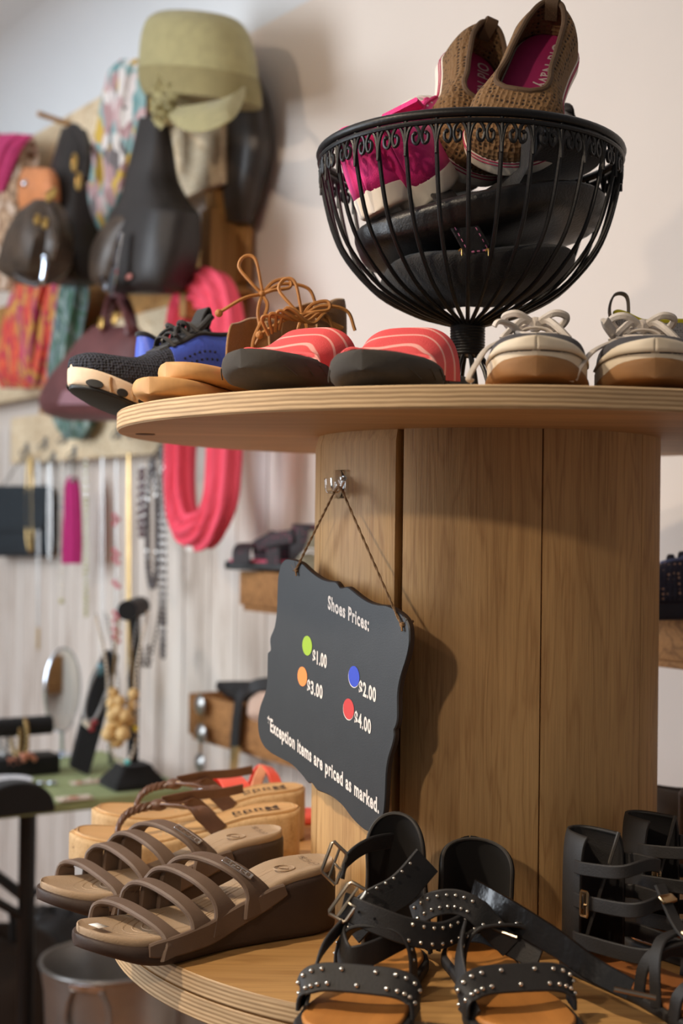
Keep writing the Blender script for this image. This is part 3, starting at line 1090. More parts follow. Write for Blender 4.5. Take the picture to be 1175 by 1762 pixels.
# ------------------------------------------------------------------ pink sneakers
m_pink = M('hot_pink_canvas', (226, 36, 134), .7, var=.10, vscale=25, bs=.25, bscale=700, sheen=.2)
m_pinkl = M('pink_mesh_lining', (232, 60, 140), .8, bs=.5, bscale=500)
m_lacewhite = M('white_cotton_lace', (232, 226, 220), .9, bs=.4, bscale=900)


def sneaker(name, label, mats, group, mir=1, L=.25, hs=1.0, lace_bow=True, bumper=False, vamp=1.0, tong=1.0):
    up, sole, lin_, lace, bump_m = mats
    t = local_thing(name, label, 'shoe', group)
    spring = lambda u_: .008 * ss(.75, 1, u_)
    mb = MB(); slab(mb, L, spring, lambda u_: spring(u_) + .024, 1.03, mir, 0, .005, 44, dish=.002)
    mb.build('sole', sole, t)
    hh = tab([(0, .060 * hs), (.12, .056 * hs), (.3, .045 * hs), (.45, .056 * hs * vamp), (.58, .062 * vamp), (.72, .050 * vamp), (.86, .040 * vamp), (.95, .030 * (vamp * .8 if bumper else 1)), (1, .010)])
    op = tab([(0, .42), (.1, .41), (.28, .40), (.45, .35), (.6, .37), (.66, .42), (.68, .46)])
    zb = lambda u_: spring(u_) + .021
    mb = MB(); rl, rr = shell(mb, L, zb, hh, op, .68, 1.0, mir, 50, 12, .66)
    u = mb.build('upper', up, t, merge=True, solid=.003)
    mb = MB(); mb.tube(list(reversed(rl)) + rr[1:], .0026, 7); mb.build('binding', lin_, t)
    mb = MB(); mb.ribbon([V((L * .68, 0, .018 + .052 * vamp)), V((L * .55, 0, .020 + .062 * vamp)), V((L * .42, 0, .024 + .070 * vamp * tong)), V((L * .34, 0, .024 + .084 * vamp * tong))], (0, 1, 0), lambda q: .032 + .012 * q, .005, 5)
    mb.build('tongue', lin_, t)
    mb = MB(); slab(mb, L, .020, .026, .9, mir, .003, .002, 24); mb.build('insole', lin_, t)
    mb = MB()
    for u_ in (.63, .57, .51, .45):
        l, r = edge(u_, .50, mir); z = spring(u_) + .021 + hh(u_) * 1.02 + .004
        mb.ribbon([V((L * u_, l * 1.15, z - .012)), V((L * u_, l * .5, z - .001)), V((L * u_, r * .5, z - .001)), V((L * u_, r * 1.15, z - .012))], (1, 0, 0), .006, .002, 4)
        for y in (l * 1.18, r * 1.18):
            mb.ball((L * u_, y, z - .013), .0036, 8, 6, (1, 1, .6))
    if lace_bow: bow(mb, (L * .58, 0, .021 + hh(.58) + .008), .0034, .75)
    mb.build('laces', lace, t)
    if bumper:
        # foxing that rises into a rubber toe cap, and a worn tan outsole wrapped up under the toe
        hb = tab([(.70, -.010), (.78, -.008), (.86, -.004), (.93, .000), (1, .000)])
        mb = MB(); shell(mb, L * 1.012, lambda u_: spring(u_) + .022, lambda u_: hb(u_) + .012, lambda u_: .5, -1, 1.06, mir, 24, 12, .55, a=.70)
        mb.build('toe_cap', sole, t, merge=True, solid=.002)
        mb = MB(); slab(mb, L * 1.006, lambda u_: spring(u_) - .0004, lambda u_: spring(u_) + lerp(.006, .017, ss(.75, 1, u_)), 1.045, mir, -.001, .006, 36, .02, 1)
        mb.build('outsole', bump_m, t)
    return t


pm = (m_pink, m_offwhite, m_pinkl, m_lacewhite, m_offwhite)
ps = sneaker('canvas_sneaker', 'hot pink sneaker with its heel against the left ribs of the wire bowl', pm, 'pink sneakers', 1, .205, 1.15, False, False, 1.0, .8)
place(ps, (.030, 1.340, bz(368) - .016), (.50, .80, .25), (-.42, -.12, .9))
ps2 = sneaker('canvas_sneaker', 'hot pink sneaker with white eyelets tucked under the brown flats', pm, 'pink sneakers', -1, .205, 1.15, False, False, 1.0, .8)
place(ps2, (.078, 1.347, bz(336) - .028), (.30, .80, .50), (-.45, -.25, .86))

# ------------------------------------------------------------------ black bags lying in the bowl
m_blkleather = M('black_leather', (24, 22, 23), .42, var=.2, vscale=30, bs=.25, bscale=350)
m_blkcloth = M('black_cloth', (28, 27, 29), .85, var=.2, vscale=30, bs=.5, bscale=500, sheen=.15)
m_stitch = M('pink_stitching', (206, 120, 160), .7)
m_brass = M('brass', (196, 160, 92), .3, .9)


def bowl_fill(z0, z1, tx, ty, seed, gap=.010, cut=None):
    """a soft body slumped into the bowl between two sloping levels"""
    rnd = random.Random(seed); mb = MB(); n, m = 56, 16; rings = []
    ph = [(rnd.uniform(0, 6), rnd.randint(2, 5), rnd.uniform(0, 6)) for _ in range(5)]
    for i in range(m + 1):
        v = -1 + 2 * i / m
        sh = max(.02, (1 - abs(v)**4))**.5
        R = []
        for k in range(n):
            a = 2 * PI * k / n
            zc = lerp(z0, z1, (v + 1) / 2)
            r = .10
            for _ in range(3):
                z = zc + tx * r * math.cos(a) + ty * r * math.sin(a)
                r = max(.005, (bowl_r(min(z, ZR) - EYE) - gap)) * sh
            d = 1 - .05 * (1 + sum(math.sin(q[1] * a + q[0] + 1.5 * v) for q in ph) / 3)
            x, y = r * d * math.cos(a), r * d * math.sin(a)
            if cut: x, y = cut(x, y, sh)
            z += .004 * math.sin(3 * a + ph[0][0]) * sh
            R.append(V((BC.x + x, BC.y + y, z)))
        rings.append(R)
    mb.loft(rings)
    return mb


bagA = thing('leather_bag', 'black leather bag with a pink stitched flap in the wire bowl', 'bag', (BC.x, BC.y, bz(420)))
mb = bowl_fill(bz(436), bz(360), .16, -.02, 5)
mb.build('body', m_blkleather, bagA)
fl_c = [at(758, 330, 1.352), at(775, 352, 1.318), at(800, 392, 1.313), at(822, 432, 1.318)]
mb = MB(); mb.ribbon(fl_c, (1, 0, 0), .026, .004, 6); ob = mb.build('flap', m_blkleather, bagA)
mb = MB()
for dx in (-.0105, .0105):
    P = catmull([p + V((dx, -.0026, 0)) for p in fl_c], 8)
    for i in range(0, len(P) - 1, 2): mb.tube([P[i], P[i + 1]], .0006, 4)
a_, b_ = at(792, 436, 1.3125), at(840, 430, 1.3125)
for i in range(0, 10, 2): mb.tube([a_.lerp(b_, i / 10), a_.lerp(b_, (i + 1) / 10)], .0009, 4)
mb.build('stitching', m_stitch, bagA)
for x in (792, 838):
    mb = MB(); mb.tube([at(x - 3, 432, 1.3115), at(x + 2, 428, 1.310), at(x + 3, 440, 1.311)], .0009, 5, 4); mb.build('staple', m_brass, bagA)
bagB = thing('cloth_bag', 'black cloth bag at the bottom of the wire bowl', 'bag', (BC.x, BC.y, bz(520)))
mb = bowl_fill(bz(522), bz(440), .10, .0, 11)
mb.build('body', m_blkcloth, bagB)
bagC = thing('black_bag', 'black bag with a side strap filling the right side of the wire bowl', 'bag', (BC.x + .07, BC.y + .02, bz(330)))
mb = bowl_fill(bz(338), bz(248), .16, .05, 23, cut=lambda x, y, q: (x if x > .06 * q else .06 * q + (x - .06 * q) * .12, y))
mb.build('body', m_blkcloth, bagC)
mb = MB(); mb.ribbon([at(950, 270, 1.40), at(952, 205, 1.43), at(968, 186, 1.45), at(985, 205, 1.47), at(1012, 240, 1.48)], (0, 1, .2), .024, .004, 6)
mb.build('strap', m_blkleather, bagC)

# ------------------------------------------------------------------ charcoal canvas sneakers with white toe caps
m_charcanvas = M('charcoal_canvas', (72, 70, 74), .9, var=.12, vscale=40, bs=.5, bscale=700)
m_oldwhite = M('worn_white_rubber', (222, 208, 186), .6, var=.08, vscale=30)
m_worn = M('worn_tan_outsole', (150, 108, 66), .7, var=.2, vscale=25)
m_greylace = M('grey_cotton_lace', (206, 196, 186), .9, bs=.4, bscale=900)
cm = (m_charcanvas, m_oldwhite, m_greylace, m_greylace, m_worn)
cs = sneaker('deck_sneaker', 'charcoal canvas sneaker with white toe cap, left one beside the basket foot', cm, 'charcoal canvas sneakers', 1, .265, .75, True, True, .62, .8)
place(cs, (.196, 1.366, TOP + .0006), (-.13, -1, 0))
cs2 = sneaker('deck_sneaker', 'charcoal canvas sneaker with white toe cap, right one in front of the grey runner', cm, 'charcoal canvas sneakers', -1, .265, .75, True, True, .62, .8)
place(cs2, (.296, 1.372, TOP + .0006), (-.13, -1, 0))
# loose lace ends of the pair
mb = MB()
mb.tube([at(880, 578, 1.19), at(838, 600, 1.15), at(818, 628, 1.125), at(806, 650, 1.118), at(812, 656, 1.12)], .0030, 7, 8, flat=.6)
mb.tube([at(890, 572, 1.19), at(935, 580, 1.16), at(972, 606, 1.13), at(988, 640, 1.118), at(982, 656, 1.12)], .0030, 7, 8, flat=.6)
mb.tube([at(893, 575, 1.20), at(880, 560, 1.19), at(858, 553, 1.18), at(850, 562, 1.18)], .0045, 7, 8, flat=.5)
world_part(mb, 'lace_end', m_greylace, cs)
mb = MB()
mb.tube([at(1060, 585, 1.19), at(1020, 605, 1.15), at(996, 635, 1.122), at(988, 654, 1.12)], .0030, 7, 8, flat=.6)
mb.tube([at(1062, 582, 1.19), at(1110, 582, 1.17), at(1160, 592, 1.16), at(1200, 606, 1.15)], .0030, 7, 8, flat=.6)
mb.tube([at(1060, 585, 1.20), at(1045, 565, 1.19), at(1042, 552, 1.18), at(1056, 572, 1.19)], .0045, 7, 8, flat=.5)
world_part(mb, 'lace_end', m_greylace, cs2)

# ------------------------------------------------------------------ grey runner with yellow lining
m_greymesh = dotted('grey_mesh', (142, 140, 142), (96, 96, 100), 380, .28, .8, .6)
m_yellow = M('yellow_lining', (196, 186, 40), .8, bs=.4, bscale=600)
m_greytab = M('grey_webbing', (120, 112, 104), .9, bs=.4, bscale=900)
m_cream = M('cream_rubber', (222, 198, 150), .6)
gr = runner('running_shoe', 'grey mesh running shoe with yellow lining at the right edge of the round top', (m_greymesh, m_greymesh, m_cream, M('mustard_rubber', (160, 130, 50), .7), m_yellow, m_greylace))
place(gr, (.296, 1.436, TOP + .0005), (1, -.10, 0))
mb = MB(); mb.ribbon([V((.012, 0, .088)), V((-.006, 0, .112)), V((-.002, 0, .134)), V((.012, 0, .132)), V((.014, 0, .100))], (0, 1, 0), .014, .0022, 6)
mb.build('heel_pull', m_greytab, gr, world=False)

# ================================================================== THE LOWER TIER
DECK = ZB + .0004

# ------------------------------------------------------------------ taupe strappy wedge sandals
m_taupe = M('taupe_foam', (110, 90, 76), .6, var=.08, vscale=30, bs=.12, bscale=700)
m_taupebed = M('taupe_footbed', (172, 146, 118), .7, var=.08, vscale=30, bs=.2, bscale=500)
m_espresso = M('espresso_midsole', (62, 46, 38), .62, var=.1, vscale=30, bs=.12, bscale=600)
m_chromeplate = M('chrome_plate', (206, 200, 196), .25, .9)
m_paper = M('white_paper_sticker', (236, 230, 222), .8)


def wedge(label, mir=1, L=.275, plate=True):
    t = local_thing('strappy_wedge_sandal', label, 'sandal', 'taupe strappy wedge sandals')
    zb = lambda u_: .018 * ss(.72, 1.02, u_)**1.2
    zm = tab([(0, .063), (.2, .059), (.4, .041), (.6, .025), (.8, .022), (1, .030)])     # top of the dark wedge
    mb = MB(); slab(mb, L, zb, zm, 1.08, mir, 0, .007, 50)
    so = mb.build('wedge_sole', m_espresso, t)
    mb = MB(); slab(mb, L * .99, lambda u_: zm(u_) - .004, lambda u_: zm(u_) + .006, 1.04, mir, .001, .004, 50, dish=.004)
    # moulded rows: fine ridges around the heel and arcs under the toes
    def onbed(u_, f):
        l, r = edge(u_, .96, mir); return V((L * u_, lerp(l, r, f), zm(u_) + .0057 - .004 * (1 - (2 * f - 1)**2)))
    for q in (.10, .19, .28, .37):
        for g in (q, 1 - q):
            mb.tube([onbed(u_, g) for u_ in [lerp(.10, .60, k / 16) for k in range(17)]], .0007, 5)
    for k in range(6):
        u0 = .93 - .035 * k
        mb.tube([onbed(u0 - .11 * (2 * f - 1)**2 * (1 + .2 * k), f) for f in [lerp(.12 + .02 * k * 0, .88, i / 14) for i in range(15)]], .0011, 5)
    fb = mb.build('footbed', m_taupebed, t)
    # four straps, sweeping from the inner side forward to the outer side
    z = lambda u_: zm(u_) + .001
    def sweep(a_, b_, H):
        pts = []
        for i in range(17):
            u_ = i / 16; t_ = lerp(a_, b_, ss(0, 1, u_) * .5 + u_ * .5); l, r = edge(t_, 1.10, mir)
            zl_, zr_ = zm(a_) - .010, zm(b_) - .012
            f = math.sin(PI * u_**.62)**.62 if 0 < u_ < 1 else 0
            y = lerp(l, r, .5 - .5 * math.copysign(abs(math.cos(PI * u_))**.75, math.cos(PI * u_)))
            pts.append(V((L * t_, y, lerp(zl_, zr_, u_) + (H + .010) * f)))
        return pts
    mb = MB()                                   # the low outer wall the straps grow out of
    mb.ribbon([V((L * u_, edge(u_, 1.10, mir)[1] * 1.0, zm(u_) - .004)) for u_ in [lerp(.26, .80, k / 12) for k in range(13)]], (0, 0, 1), lambda q: .012 + .010 * math.sin(PI * q)**.6, .0055, 2)
    mb.build('side_wall', m_taupe, t)
    for k, (ti, to, H, wd) in enumerate(((.86, .70, .022, .016), (.745, .59, .037, .017), (.665, .49, .046, .018), (.60, .36, .050, .020))):
        pts = sweep(ti, to, H)
        mb = MB(); mb.ribbon(pts, (1, .25, .0), lambda q: wd + .010 * max(0, 1 - 4 * q)**2 + .022 * max(0, 4 * q - 3)**2, .0055, 4)
        st = mb.build('strap', m_taupe, t)
        if k == 3 and plate:
            P = catmull(pts, 6); i0 = int(len(P) * .66); p = P[i0]
            tx = (P[i0 + 3] - P[i0 - 3]).normalized()
            ax = V((1, .25, 0)); ax = (ax - tx * tx.dot(ax)).normalized(); nr = tx.cross(ax)
            if nr.z < 0: nr = -nr; ax = -ax
            up = nr.cross(tx)
            R3 = Matrix((tx, up, nr)).transposed()
            mb = MB(); mb.box(p + nr * .0034, (.034, .0085, .0022), R3, .001)
            pl = mb.build('name_plate', m_chromeplate, st)
            lettering('crocs', p + nr * .0046 - tx * .0145 - up * .0026, p + nr * .0046 + tx * .0145 - up * .0026, .0068, up, nr, m_taupe, pl, 'lettering', .02, .0003, world=False)
    # raised word and size ring at the heel, read from the toe
    h0 = onbed(.10, .5)
    lettering('crocs', V((L * .085, .019, zm(.085) + .0050)), V((L * .085, -.019, zm(.085) + .0050)), .0095, V((1, 0, 0)), ZUP, M('taupe_relief', (140, 116, 92), .7), fb, 'lettering', .0, .0006, world=False)
    mb = MB(); c = V((L * .20, 0, zm(.20) + .0035))
    mb.tube([c + V((.0105 * math.cos(a), .0105 * math.sin(a), 0)) for a in [2 * PI * k / 28 for k in range(28)]], .0009, 5, closed=True)
    mb.tube([c + V((.003, -.005, 0)), c + V((-.003, .003, 0))], .0009, 5)
    mb.build('size_ring', m_taupebed, fb)
    return t


toeA, toeB = V((-.249, 1.223, DECK)), V((-.318, 1.372, DECK))
w1 = wedge('taupe four-strap wedge sandal nearest the camera, a white sticker on its toe', 1)
ax1 = V((.845, .50, 0)).normalized()
place(w1, toeA + ax1 * .282, -ax1)
w2 = wedge('taupe four-strap wedge sandal behind its mate, next to the cork wedges', 1, .275, True)
ax2 = V((.875, .42, 0)).normalized()
place(w2, toeB + ax2 * .282, -ax2)
mb = MB(); mb.add([V((.275 * .93, .012, .0345)), V((.275 * .945, -.004, .0345)), V((.275 * .905, -.010, .0325)), V((.275 * .885, .006, .0325))], [(0, 1, 2, 3)])
mb.build('sticker', m_paper, w1, world=False, solid=.0004)

# ------------------------------------------------------------------ cork wedge thong sandals
def mk_cork():
    m, nt, b = nodes('cork')
    vec = coords(nt)
    n1 = noise(nt, vec, 260, 4, .7); n2 = noise(nt, coords(nt, (1, 1, .35)), 90, 3, .6, .6)
    f = mathn(nt, 'ADD', mathn(nt, 'MULTIPLY', n1, .45), mathn(nt, 'MULTIPLY', n2, .55))
    nt.links.new(ramp(nt, f, [(.33, lin((104, 76, 48))), (.41, lin((192, 158, 114))), (.6, lin((210, 178, 134))), (.75, lin((184, 148, 104)))]), b.inputs['Base Color'])
    b.inputs['Roughness'].default_value = .8
    bump(nt, b, f, .3)
    return m


m_cork = mk_cork()
m_tanbed = M('tan_leather_footbed', (206, 164, 112), .55, var=.08, vscale=14, stretch=(1, 5, 1), bs=.1)
m_brleather = M('brown_leather_strap', (104, 74, 58), .42, var=.15, vscale=40, bs=.2, bscale=400)
m_cream_st = M('cream_stitching', (214, 184, 146), .8)
m_ink = M('dark_print', (70, 50, 34), .7)


def cork_wedge(label, mir=1, L=.275):
    t = local_thing('cork_wedge_sandal', label, 'sandal', 'cork wedge thong sandals')
    zb = lambda u_: .012 * ss(.75, 1.02, u_)
    zm = tab([(0, .066), (.2, .062), (.45, .045), (.7, .036), (1, .044)])
    mb = MB(); slab(mb, L, zb, zm, 1.08, mir, 0, .006, 50)
    mb.build('cork_sole', m_cork, t)
    mb = MB(); slab(mb, L * .99, lambda u_: zm(u_) - .001, lambda u_: zm(u_) + .0022, 1.03, mir, .0025, .0015, 50, dish=.002)
    fb = mb.build('footbed', m_tanbed, t)
    mb = MB()
    pts = [V((L * (.02 + .955 * u_), edge(u_, .93, mir)[0], zm(u_) + .0022)) for u_ in ts(30, .01, .99)] + [V((L * (.02 + .955 * u_), edge(u_, .93, mir)[1], zm(u_) + .0022)) for u_ in reversed(ts(30, .01, .99))]
    mb.tube(pts, .0006, 5, closed=True); mb.build('stitching', m_cork, fb)
    kn = V((L * .62, -.004, zm(.6) + .034))
    post = V((L * .80, .004 * mir, zm(.8) + .001))
    mb = MB()
    for ph in (0, 2.1, 4.2):                     # braided toe strap
        mb.tube([V(post).lerp(kn, q / 24) + V((.012 * math.sin(PI * q / 24), .0036 * math.cos(q * .9 + ph), .008 * math.sin(PI * q / 24) + .003 * math.sin(q * .9 + ph))) for q in range(25)], .0028, 6)
    mb.ball(kn, .009, 10, 8, (1.3, 1, .8))
    mb.build('toe_strap', m_brleather, t)
    for sg, (tb, wd) in ((1, (.36, .020)), (-1, (.38, .020))):
        l, r = edge(tb, 1.06, mir); y = r if sg > 0 else l
        P = [kn, kn + V((-.016, sg * .016, .002)), V((L * (tb + .10), y * .88, zm(tb) + .020)), V((L * tb, y * 1.0, zm(tb) - .004))]
        mb = MB(); mb.ribbon(P, lambda q: (1, 0, .25), lambda q: .008 + (wd - .008) * math.sin(PI * min(1, q * 1.2) * .5 + .0), .003, 8)
        st = mb.build('side_strap', m_brleather, t)
        Pc = catmull(P, 8); mb = MB()
        mb.tube([p + V((.0072 * min(1, i / 8), 0, .003)) for i, p in enumerate(Pc)], .0006, 4)
        mb.build('stitching', m_cream_st, st)
    l, r = edge(.18, 1.06, mir)
    mb = MB(); mb.ribbon([kn + V((-.004, -.006, .003)), kn + V((-.04, -.022, .006)), V((L * .34, -.034, zm(.34) + .026)), V((L * .24, -.040, zm(.2) + .020))], (.3, .3, 1), .012, .0026, 8)
    mb.build('back_strap', m_brleather, t)
    lettering('Mudd', V((L * .10, -.006, zm(.1) + .0032)), V((L * .30, -.006, zm(.28) + .0026)), .017, V((0, 1, 0)), ZUP, m_ink, fb, 'lettering', .015, .0006, world=False)
    return t


c1 = cork_wedge('cork wedge sandal with brown braided thong, beside the taupe sandals', 1)
ax = V((.985, .17, 0)).normalized(); place(c1, V((-.325, 1.560, DECK)) + ax * .283, -ax)
c2 = cork_wedge('cork wedge sandal with brown straps, farther one in front of the coral sandal', -1)
ax = V((.985, .15, 0)).normalized(); place(c2, V((-.315, 1.690, DECK)) + ax * .275, -ax)

# ------------------------------------------------------------------ coral strappy sandal behind
m_coralflat = M('coral_leather', (232, 92, 74), .5, var=.06)
m_peach = M('peach_lining', (226, 160, 124), .6)
cs_ = local_thing('coral_sandal', 'coral red strappy sandal at the back of the lower tier beside the barrel', 'sandal')
L = .24
mb = MB(); slab(mb, L, 0, .012, 1.0, 1, 0, .004, 40); mb.build('sole', m_coralflat, cs_)
mb = MB(); mb.ribbon(over(L, .78, .62, .008, .008, .050, 1.02), (1, 0, 0), .036, .003, 4); mb.build('toe_strap', m_coralflat, cs_)
mb = MB(); mb.ribbon(over(L, .60, .40, .008, .008, .066, 1.02), (1, 0, .3), .014, .003, 4); mb.build('cross_strap', m_coralflat, cs_)
mb = MB(); mb.ribbon(over(L, .42, .60, .008, .008, .066, 1.02), (1, 0, .3), .014, .003, 4); mb.build('cross_strap', m_peach, cs_)
mb = MB(); shell(mb, L, .010, lambda u_: .085, lambda u_: .34, .5, .96, 1, 18, 8, .4, b=.2); mb.build('heel_counter', m_coralflat, cs_, merge=True, solid=.003)
place(cs_, (.02, 1.835, DECK), (-.99, -.10, 0))

# ------------------------------------------------------------------ black studded sandals
m_blk = M('black_nubuck', (40, 38, 38), .62, var=.15, vscale=50, bs=.15, bscale=600)
m_suedeblk = M('black_suede_lining', (14, 12, 12), .95, sheen=.05)
m_piping = M('black_piping', (66, 62, 58), .5)
m_patent = M('black_patent', (22, 19, 18), .22, var=.2, bs=.3, bscale=90)
m_stud = M('silver_stud', (236, 228, 214), .22, 1.0, var=.02)
m_nickel = M('nickel_buckle', (196, 184, 166), .28, 1.0, var=.08)
m_ambed = M('amber_footbed', (194, 128, 62), .5, var=.10, vscale=12, stretch=(1, 6, 1))


def studs(mb, P, wv, off, n, rows=(-.0055, .0055), r=.0019, t0=.03, t1=.97, stagger=True):
    """studs standing on the outside of a band along path P"""
    m = len(P)
    for j, dv in enumerate(rows):
        for i in range(n):
            q = lerp(t0, t1, (i + (.5 if stagger and j else 0)) / n) * (m - 1)
            i0 = min(int(q), m - 2); p = P[i0].lerp(P[i0 + 1], q - i0)
            T = (P[i0 + 1] - P[i0]).normalized(); wd = V(wv); wd = (wd - T * wd.dot(T)).normalized(); N = T.cross(wd)
            mb.ball(p + wd * dv + N * off, r, 8, 6)


def buckle(mb, c, ux, uy, w_, h_, r=.0014, prong=True):
    c = V(c); ux = V(ux).normalized(); uy = V(uy).normalized()
    q = .15
    pts = [c + ux * (w_ / 2) * a + uy * (h_ / 2) * b for a, b in ((-1, -1 + q), (-1, 1 - q), (-1 + q, 1), (1 - q, 1), (1, 1 - q), (1, -1 + q), (1 - q, -1), (-1 + q, -1))]
    mb.tube(pts, r, 7, closed=True)
    mb.tube([c - uy * h_ / 2, c + uy * h_ / 2], r * .8, 6)
    nn = ux.cross(uy).normalized()
    if prong: mb.tube([c, c + nn * .002 + ux * w_ * .25, c + ux * w_ * .52 + nn * .001], r * .7, 6)


def stud_sandal(name_label, mir=1, L=.25, instep_studs=True):
    t = local_thing('studded_sandal', name_label, 'sandal', 'black studded sandals')
    zb = lambda u_: .004 * ss(.8, 1, u_)
    mb = MB(); slab(mb, L, zb, lambda u_: zb(u_) + .011, 1.10, mir, 0, .003, 48); mb.build('sole', m_blk, t)
    mb = MB(); slab(mb, L * .985, lambda u_: zb(u_) + .009, lambda u_: zb(u_) + .0145, 1.04, mir, .003, .003, 48, dish=.003); fb = mb.build('footbed', m_ambed, t)
    # toe band
    pts = over(L, .74, .70, .012, .012, .026, 1.10, mir, 15, 1.02, sq=.5)
    mb = MB(); mb.ribbon(pts, (.62, 0, -.78), .024, .0032, 4); tb = mb.build('toe_band', m_blk, t)
    mb = MB(); studs(mb, catmull(pts, 4), (.62, 0, -.78), -.0022, 11, (-.0062, .0062), .0021); mb.build('studs', m_stud, tb)
    # instep band
    pts = over(L, .44, .42, .009, .009, .050, 1.06, mir, 15, 1.02, sq=.6)
    mb = MB(); mb.ribbon(pts, (1, 0, .35), .026, .003, 4); ib = mb.build('instep_band', m_blk, t)
    mb = MB(); studs(mb, catmull(pts, 4), (1, 0, .35), -.0020, 12, (.008,), .0017); mb.build('studs', m_stud, ib)
    # thin side strap joining the bands
    l, r = edge(.6, 1.10, mir)
    mb = MB(); mb.ribbon([V((L * .78, l, .012)), V((L * .68, l * 1.06, .024)), V((L * .56, l * 1.02, .045)), V((L * .44, l * .75, .060))], (0, .3, 1), .016, .0028, 6); mb.build('side_strap', m_blk, t)
    return t


def heel_cup(t, P0, H, wbase, wtop, lean, mir=1):
    """tall leaf-shaped heel piece with a pale piped edge: grid curved round the heel"""
    mb = MB(); nz, na = 28, 20; cols = []; rim = [[], []]
    for i in range(nz + 1):
        v = math.sin(PI / 2 * i / nz); wv = lerp(wbase, wtop, ss(0, .6, v)) * math.sqrt(max(.0, 1 - max(0, (v - .72) / .28)**2)) + .0008
        row = []
        for j in range(na + 1):
            s_ = 2 * j / na - 1; an = s_ * wv / .034
            row.append(V((P0 + lean * v * H + .034 * (1 - math.cos(an)), .034 * math.sin(an) * 1.0, .012 + H * v)))
        cols.append(row); rim[0].append(row[0]); rim[1].append(row[-1])
    n = na + 1
    mb.add([p for r_ in cols for p in r_], [(i * n + j, i * n + j + 1, (i + 1) * n + j + 1, (i + 1) * n + j) for i in range(nz) for j in range(na)])
    hc = mb.build('heel_cup', m_suedeblk, t, world=False, solid=.003)
    mb = MB(); mb.tube(rim[0] + list(reversed(rim[1])), .0016, 6); mb.build('piping', m_piping, hc, world=False)
    return hc


ss1 = stud_sandal('black studded sandal with amber footbed, left one in front of the price sign', 1)
ss2 = stud_sandal('black studded sandal with amber footbed, right one under the loose patent strap', -1)
axE = V((-.25, -.965, 0)).normalized()
heelE = V((.062, 1.263, DECK)); place(ss1, heelE, axE)
heelF = V((.126, 1.274, DECK)); place(ss2, heelF, V((.15, -.985, 0)).normalized())
heel_cup(ss1, .0, .130, .040, .030, .22)
heel_cup(ss2, -.002, .100, .048, .048, .10)
# left sandal: ankle strap with buckle, and the upper strap curling away to its own buckle
def wpart(mb, name, mat, t, par=None):
    inv = t.matrix_world.inverted(); mb.v = [tuple(inv @ V(p)) for p in mb.v]
    return mb.build(name, mat, par if par is not None else t, world=False)


pts = [at(590, 1558, 1.165), at(640, 1580, 1.150), at(700, 1602, 1.145), at(755, 1610, 1.155), at(795, 1595, 1.175), at(835, 1572, 1.20)]
mb = MB(); mb.ribbon(pts, (.05, .1, 1), .0235, .0034, 8); an = wpart(mb, 'ankle_strap', m_blk, ss1)
mb = MB(); Pc = catmull(pts, 8); studs(mb, Pc, (.05, .1, 1), .0022, 8, (-.0068, .0068), .0019, .42, .95, False); wpart(mb, 'studs', m_stud, ss1, an)
mb = MB()
for q in (.13, .22):
    p = Pc[int(q * len(Pc))]; mb.ball(p + V((-.002, -.0022, .002)), .0014, 6, 5)
wpart(mb, 'strap_hole', m_suedeblk, ss1, an)
ub = (at(613, 1528, 1.165) - at(580, 1575, 1.165)).normalized()
mb = MB(); buckle(mb, at(598, 1552, 1.160), V((.75, -.2, -.35)), ub, .017, .034, .0018); wpart(mb, 'buckle', m_nickel, ss1, an)
pts = [at(588, 1512, 1.20), at(600, 1478, 1.205), at(632, 1455, 1.22), at(668, 1447, 1.24), at(700, 1446, 1.255)]
mb = MB(); mb.ribbon(pts, (.2, -.25, 1), .0165, .003, 8); us = wpart(mb, 'upper_strap', m_blk, ss1)
u1 = (at(580, 1446, 1.2) - at(560, 1500, 1.2)).normalized(); u2 = (at(585, 1524, 1.2) - at(560, 1500, 1.2)).normalized()
mb = MB(); buckle(mb, at(575, 1485, 1.197), u2, u1, .018, .030, .0017); wpart(mb, 'buckle', m_nickel, ss1, us)
pts = [at(655, 1545, 1.215), at(690, 1520, 1.19), at(730, 1495, 1.19), at(760, 1530, 1.19), at(790, 1560, 1.18)]
mb = MB(); mb.ribbon([at(600, 1600, 1.19), at(640, 1560, 1.185), at(690, 1530, 1.19), at(735, 1480, 1.20)], (.1, .1, 1), .030, .003, 8); cf = wpart(mb, 'side_panel', m_blk, ss1)
mb = MB(); studs(mb, catmull([at(640, 1560, 1.18), at(690, 1530, 1.185), at(735, 1485, 1.195)], 8), (.1, .1, 1), .003, 6, (.013,), .0015); wpart(mb, 'studs', m_stud, ss1, cf)
mb = MB(); mb.ribbon([at(594, 1600, 1.17), at(588, 1625, 1.15), at(600, 1650, 1.135), at(640, 1640, 1.14), at(700, 1610, 1.17)], (.2, .1, 1), .022, .003, 8); wpart(mb, 'lower_strap', m_blk, ss1)
